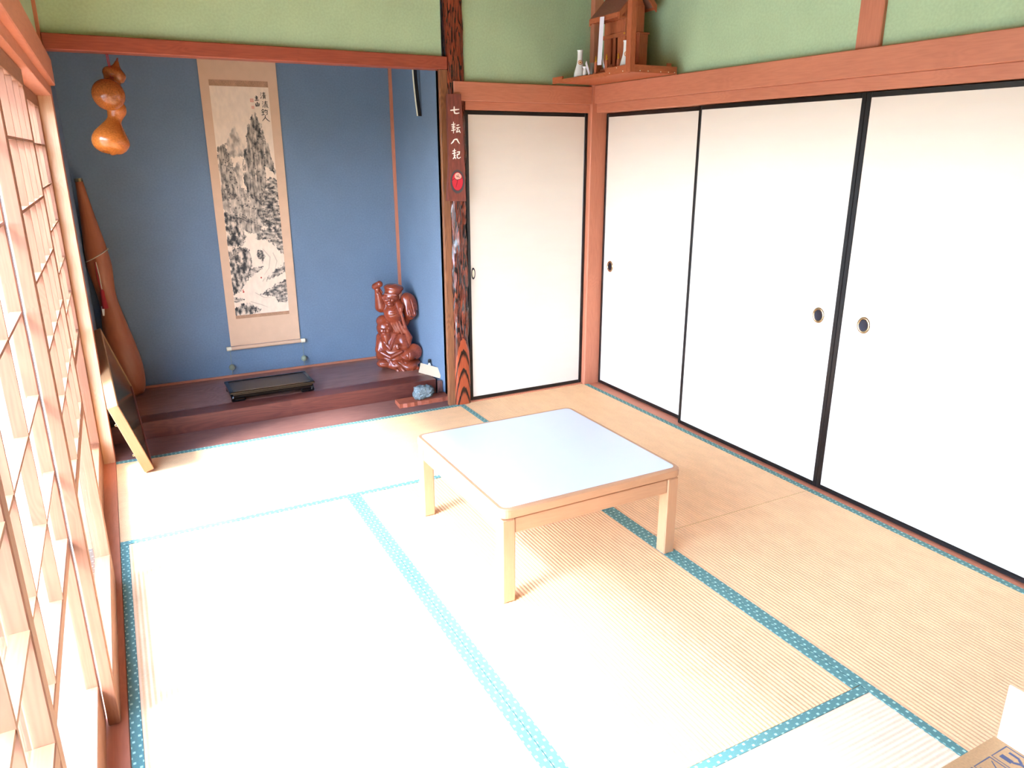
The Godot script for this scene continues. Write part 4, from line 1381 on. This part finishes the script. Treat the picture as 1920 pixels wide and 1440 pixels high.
func build_kamidana() -> void:
	var y := 1.8775
	var sh := thing("corner_shelf", "wooden corner shelf with low fence on the wall rail", "shelf", Vector3(0, y, 0))
	mesh_node("shelf_board", bx(-.31, -.0145, 0, .016, .026, .76, .001), M.shrine, sh)
	mesh_node("front_lip", bx(-.314, -.302, -.004, .030, .026, .13, .001), M.shrine, sh)
	mesh_node("front_lip", bx(-.314, -.302, -.004, .034, .56, .76, .001), M.shrine, sh)
	mesh_node("front_lip", bx(-.314, -.302, -.006, .014, .13, .56, .001), M.shrine, sh)
	mesh_node("side_lip", bx(-.302, -.0145, -.002, .034, .76, .772, .001), M.shrine, sh)
	mesh_node("tall_post", bx(-.318, -.284, -.002, .55, .738, .774, .002), M.shrine, sh)
	for z in [.60, .66, .715]:
		var nl := MB.new()
		ball(nl, Vector3(-.3145, .006 + (.02 if z > .64 and z < .68 else 0.0), z), Vector3(.0016, .0028, .0028), 8)
		mesh_node("nail", nl, M.ivory, sh)
	for x in [-.25, -.2, -.12, -.07, -.03]:
		var nl := MB.new()
		ball(nl, Vector3(x, .006, .7725), Vector3(.0028, .0028, .0016), 8)
		mesh_node("nail", nl, M.ivory, sh)
	# shrine
	var s := thing("household_shrine", "small wooden household shrine with a wide roof on the corner shelf", "shrine", Vector3(-.122, y + .0165, .46))
	var w := .095            # half width along z
	var fx := -.072          # facade
	var bxk := .050
	mesh_node("plinth", bx(-.125, .075, 0, .016, -.13, .130, .002), M.shrine, s)
	for k in 3:
		mesh_node("step", bx(-.128 + k * .016, -.10 + k * .016, .016, .026 + k * .011, -.045, .045, .001), M.shrine, s)
	mesh_node("side_wall", bx(fx, bxk, .016, .33, w - .012, w, .002, 1), M.shrine, s)
	mesh_node("side_wall", bx(fx, bxk, .016, .33, -w, -w + .012, .002, 1), M.shrine, s)
	mesh_node("back_wall", bx(bxk - .012, bxk, .016, .33, -w + .012, w - .012, .001, 1), M.shrine, s)
	mesh_node("front_panel", bx(fx, fx + .01, .016, .18, -w + .012, -.03, .001, 1), M.shrine, s)
	mesh_node("front_panel", bx(fx, fx + .01, .016, .18, .03, w - .012, .001, 1), M.shrine, s)
	mesh_node("front_lintel", bx(fx - .006, fx + .01, .18, .20, -w - .012, w + .012, .002), M.shrine, s)
	mesh_node("upper_panel", bx(fx, fx + .01, .20, .33, -w + .012, w - .012, .001, 1), M.shrine, s)
	var d := MB.new()
	box(d, Vector3(fx + .012, .10, -.012), Vector3(.008, .165, .024), .001, 1)
	mesh_node("door_leaf", d, M.shrine, s)
	for z in [-w - .006, w + .006]:
		var k := MB.new()
		ball(k, Vector3(fx - .008, .19, z), Vector3(.005, .006, .006), 8)
		mesh_node("gilt_stud", k, M.gold, s)
	for z in [-1.0, 1.0]:
		mesh_node("wing_wall", bx(.0, .055, .016, .19, z * (w + .002), z * (w + .030), .002, 1), M.shrine, s)
		mesh_node("wing_cap", bx(-.006, .062, .19, .198, z * (w + .001), z * (w + .035), .002), M.shrine, s)
	# gable roof, ridge along z
	var rz := .128
	for side in [-1.0, 1.0]:
		var r := MB.new()
		var ea := Vector2(-.140, .285) if side < 0.0 else Vector2(.092, .335)
		var rd := Vector2(0, .43)
		var c := Vector3(0, .25, 0)
		var p0 := [Vector3(ea.x, ea.y, -rz), Vector3(ea.x, ea.y, rz), Vector3(rd.x, rd.y, rz), Vector3(rd.x, rd.y, -rz)]
		var dn := Vector3(0, -.018, 0)
		var uv4 := [Vector2(0, 0), Vector2(.36, 0), Vector2(.36, .19), Vector2(0, .19)]
		r.poly(p0, c, uv4)
		r.poly([p0[0] + dn, p0[1] + dn, p0[2] + dn, p0[3] + dn], Vector3(0, .9, 0), uv4)
		for e in [[0, 1], [1, 2], [3, 0]]:
			r.poly([p0[e[0]], p0[e[1]], p0[e[1]] + dn, p0[e[0]] + dn], c, [Vector2(0, 0), Vector2(.36, 0), Vector2(.36, .02), Vector2(0, .02)])
		mesh_node("roof_slope", r, M.roof, s)
		mesh_node("eave_board", bx(ea.x - side * .004, ea.x + side * .006, ea.y - .026, ea.y - .002, -rz, rz, .002), M.shrine, s)
	for k in 9:
		mesh_node("rafter_end", bx(-.136, -.075, .258, .267, -.112 + k * .028 - .004, -.112 + k * .028 + .004, .0), M.shrine, s)
	for z in [-1.0, 1.0]:
		var gb := MB.new()
		for sx in [-1.0, 1.0]:
			var a := Vector3(-.142, .281, z * rz) if sx < 0.0 else Vector3(.094, .331, z * rz)
			var b := Vector3(0, .428, z * rz)
			var o := Vector3(0, -.034, 0)
			var tz := Vector3(0, 0, z * .010)
			var c2 := (a + b) / 2 + o / 2 + tz / 2
			var q8 := [a, b, b + o, a + o]
			var uvq := [Vector2(0, 0), Vector2(.2, 0), Vector2(.2, .03), Vector2(0, .03)]
			gb.poly(q8, c2, uvq)
			gb.poly([a + tz, b + tz, b + o + tz, a + o + tz], c2, uvq)
			for e in 4:
				gb.poly([q8[e], q8[(e + 1) % 4], q8[(e + 1) % 4] + tz, q8[e] + tz], c2, uvq)
		mesh_node("bargeboard", gb, M.shrine, s)
		var tri := MB.new()
		var zz: float = z * (w - .002)
		tri.poly([Vector3(fx, .325, zz), Vector3(bxk, .325, zz), Vector3(.0, .412, zz)], Vector3(0, .3, 0), [Vector2(0, 0), Vector2(.15, 0), Vector2(.07, .08)])
		mesh_node("gable", tri, M.shrine, s)
	mesh_node("ridge_beam", bx(-.016, .016, .418, .446, -rz - .01, rz + .01, .003), M.shrine, s)
	for k in 5:
		var lg := MB.new()
		var z := -.1 + k * .05
		sweep(lg, [Vector3(-.038, .455, z), Vector3(.038, .455, z)], [.009, .009], 10)
		mesh_node("ridge_log", lg, M.shrine, s)
	# gilt-capped fence posts in front of the steps
	var where := [[-.287, .43, "nearest the white sake bottle by the wall"], [-.287, .53, "in the middle of the shelf front"], [-.262, .60, "beside the shrine doorway"]]
	for k in 3:
		var a: Array = where[k]
		var p := thing("fence_post", "small wooden post with gilt cap " + a[2], "post", Vector3(a[0], y + .0165, a[1]), 0.0, "gilt capped posts on the corner shelf")
		mesh_node("shaft", lathe([[.0, .0], [.0085, .001], [.0085, .055], [.007, .06]], 12), M.shrine, p)
		mesh_node("gilt_cap", lathe([[.0, .058], [.005, .059], [.006, .066], [.0035, .074], [.0045, .080], [.0, .092]], 12), M.gold, p)
	# sake bottles
	var spots := [[-.268, .245, "nearest the corner of the room"], [-.262, .665, "in front of the shrine by the tall post"]]
	for k in 2:
		var a: Array = spots[k]
		var b := thing("sake_bottle", "white sake bottle with gilt crest " + a[2], "bottle", Vector3(a[0], y + .0165, a[1]), 0.0, "sake bottles on the corner shelf")
		mesh_node("body", lathe_fine([[.002, .0], [.030, .001], [.033, .006], [.031, .022], [.024, .048], [.017, .075], [.0145, .10], [.0145, .13], [.0175, .137], [.016, .1395], [.011, .138]], 24), M.china, b)
		for q in [["crest", 0.0, .0125, .0006, M.crest], ["crest_ring", .006, .0085, .0012, M.ivory]]:
			var cr := MB.new()
			var rows := []
			for e in 4:
				var row := []
				for w2 in 21:
					var an := TAU * w2 / 20
					var rr: float = lerpf(q[1], q[2], e / 3.0)
					var py := .075 + sin(an) * rr
					var br: float = .0172 + (.075 - py) * (.27 if py < .075 else .11)
					var th: float = 2.553 - cos(an) * rr / br
					var dd := Vector3(cos(th - 0.5), 0, sin(th - 0.5))
					row.append(cr.vert(dd * (br + q[3]) + Vector3(0, py, 0), dd, Vector2(cos(an), sin(an)) * rr))
				rows.append(row)
			for e in 3:
				for w2 in 20:
					cr.tri(rows[e][w2], rows[e][w2 + 1], rows[e + 1][w2 + 1])
					cr.tri(rows[e][w2], rows[e + 1][w2 + 1], rows[e + 1][w2])
			mesh_node(q[0], cr, q[4], b)
	var v := mesh_node("small_vase", lathe_fine([[.001, .0], [.010, .001], [.012, .010], [.011, .024], [.008, .034], [.010, .042], [.0135, .046], [.012, .047]], 18), M.china)
	v.position = Vector3(-.287, y + .0165, .325)
	tag(v, "tiny white vase between the sake bottle and the gilt capped post", "vase")
	var cu := mesh_node("offering_cup", lathe([[.0, .0], [.012, .001], [.013, .066], [.0135, .0665], [.011, .064]], 18), mat(Color(.60, .60, .54), .4))
	cu.position = Vector3(-.245, y + .0165, .335)
	tag(cu, "plain grey offering cup behind the tiny white vase", "cup")
	var di := mesh_node("offering_dish", lathe([[.0, .0], [.008, .001], [.010, .006], [.016, .015], [.0165, .016], [.012, .013]], 18), M.china)
	di.position = Vector3(-.284, y + .0165, .585)
	tag(di, "small white offering dish before the shrine steps", "dish")
	# paper charms
	var ch := [["long white paper charm hanging from the shrine eave", Vector3(-.279, y + .060, .452), .034, .232, 0.06, 0.1],
		["short white paper charm leaning beside the shrine steps", Vector3(-.262, y + .045, .475), .026, .105, -.42, -.45],
		["small pale paper charm leaning against the first gilt capped post", Vector3(-.29, y + .018, .375), .028, .075, -.5, -.3]]
	for c in ch:
		var mb := MB.new()
		box(mb, Vector3(0, c[3] / 2, 0), Vector3(.0012, c[3], c[2]), 0.0, 1)
		var o := mesh_node("paper_charm", mb, M.strip)
		o.transform = Transform3D(Basis(Vector3(1, 0, 0), c[4]) * Basis(Vector3(0, 1, 0), c[5]), c[1])
		tag(o, c[0], "paper charm", "paper charms on the corner shelf")
	var tg := MB.new()
	box(tg, Vector3(0, .018, 0), Vector3(.03, .036, .004), .001)
	var tw := mesh_node("small_tablet", tg, M.shrine)
	tw.position = Vector3(-.045, y + .0165, .742)
	tag(tw, "small wooden tablet at the wall end of the corner shelf", "tablet")

func build_box() -> void:
	var b := thing("cardboard_box", "brown cardboard box with printed care marks at the near edge", "box", Vector3(-1.22, 0.001, 3.52))
	mesh_node("carton", bx(-.165, .165, 0, .197, -.22, .22, .002), M.card, b)
	var f := MB.new()
	var h := .1995
	f.poly([Vector3(-.037, h, -.22), Vector3(.165, h, -.22), Vector3(.165, h, -.018), Vector3(-.037, h, -.018)], Vector3.ZERO, [Vector2(0, 0), Vector2(1, 0), Vector2(1, 1), Vector2(0, 1)])
	for e in [[Vector3(-.037, h, -.22), Vector3(.165, h, -.22)], [Vector3(.165, h, -.22), Vector3(.165, h, -.018)], [Vector3(.165, h, -.018), Vector3(-.037, h, -.018)], [Vector3(-.037, h, -.018), Vector3(-.037, h, -.22)]]:
		var dn := Vector3(0, -.0025, 0)
		f.poly([e[0], e[1], e[1] + dn, e[0] + dn], Vector3(.06, h - .001, -.12), [Vector2(.02, .02), Vector2(.03, .02), Vector2(.03, .03), Vector2(.02, .03)])
	mesh_node("printed_face", f, M.card_print, b)
	tag(mesh_node("raised_flap", bx(.166, .171, .1, .345, -.215, .2, .001), M.white, b), "white raised flap", "")

func _ready() -> void:
	# camera, sky, sun, exposure
	var cam := Camera3D.new()
	cam.name = "camera"
	cam.fov = 54.765
	cam.keep_aspect = Camera3D.KEEP_HEIGHT
	cam.position = Vector3(-2.694, 1.495, 4.012)
	cam.rotation_order = EULER_ORDER_YXZ
	cam.rotation_degrees = Vector3(-17.352, -27.879, -0.171)
	cam.near = 0.02
	add_child(cam)
	cam.current = true
	var env := Environment.new()
	var sky := Sky.new()
	var sm := ProceduralSkyMaterial.new()
	sm.sky_top_color = Color(.62, .74, .90)
	sm.sky_horizon_color = Color(.88, .91, .95)
	sm.ground_horizon_color = Color(.62, .62, .60)
	sm.ground_bottom_color = Color(.50, .50, .47)
	sm.sky_energy_multiplier = 3.3
	sm.ground_energy_multiplier = 2.5
	sm.use_debanding = false
	sky.sky_material = sm
	env.background_mode = Environment.BG_SKY
	env.sky = sky
	env.tonemap_mode = Environment.TONE_MAPPER_LINEAR
	env.tonemap_exposure = 2.72
	env.sdfgi_enabled = true
	env.ssao_enabled = true
	env.ssil_enabled = true
	var we := WorldEnvironment.new()
	we.name = "world_environment"
	we.environment = env
	add_child(we)
	var sun := DirectionalLight3D.new()
	sun.name = "sun"
	sun.light_color = Color(.95, .97, 1.0)
	sun.light_energy = 3.4
	sun.light_angular_distance = 11.0
	sun.shadow_enabled = true
	sun.sky_mode = DirectionalLight3D.SKY_MODE_LIGHT_ONLY
	add_child(sun)
	sun.look_at_from_position(Vector3.ZERO, Vector3(.95, -1.1, -.28), Vector3.UP)
	rng.seed = 7
	make_materials()
	build_room()
	tatami(-.948, 0.0, 0.0, 1.889, true, "tatami mat in the far corner along the sliding doors")
	tatami(-.948, 0.0, 1.889, 3.78, true, "tatami mat nearest the viewer along the sliding doors")
	tatami(-2.847, -.948, 0.0, .955, false, "tatami mat lying along the alcove step")
	tatami(-1.895, -.948, .955, 2.887, true, "tatami mat under the low table")
	tatami(-2.847, -1.895, .955, 2.887, true, "sunlit tatami mat along the lattice windows")
	tatami(-2.847, -.948, 2.887, 3.78, false, "tatami mat with its sheen painted paler, under the cardboard box, nearest the viewer", M.tatami_sheen_tint)
	build_pillar()
	build_table()
	build_scroll()
	build_statue()
	build_gourds()
	build_alcove_things()
	build_kamidana()
	build_box()
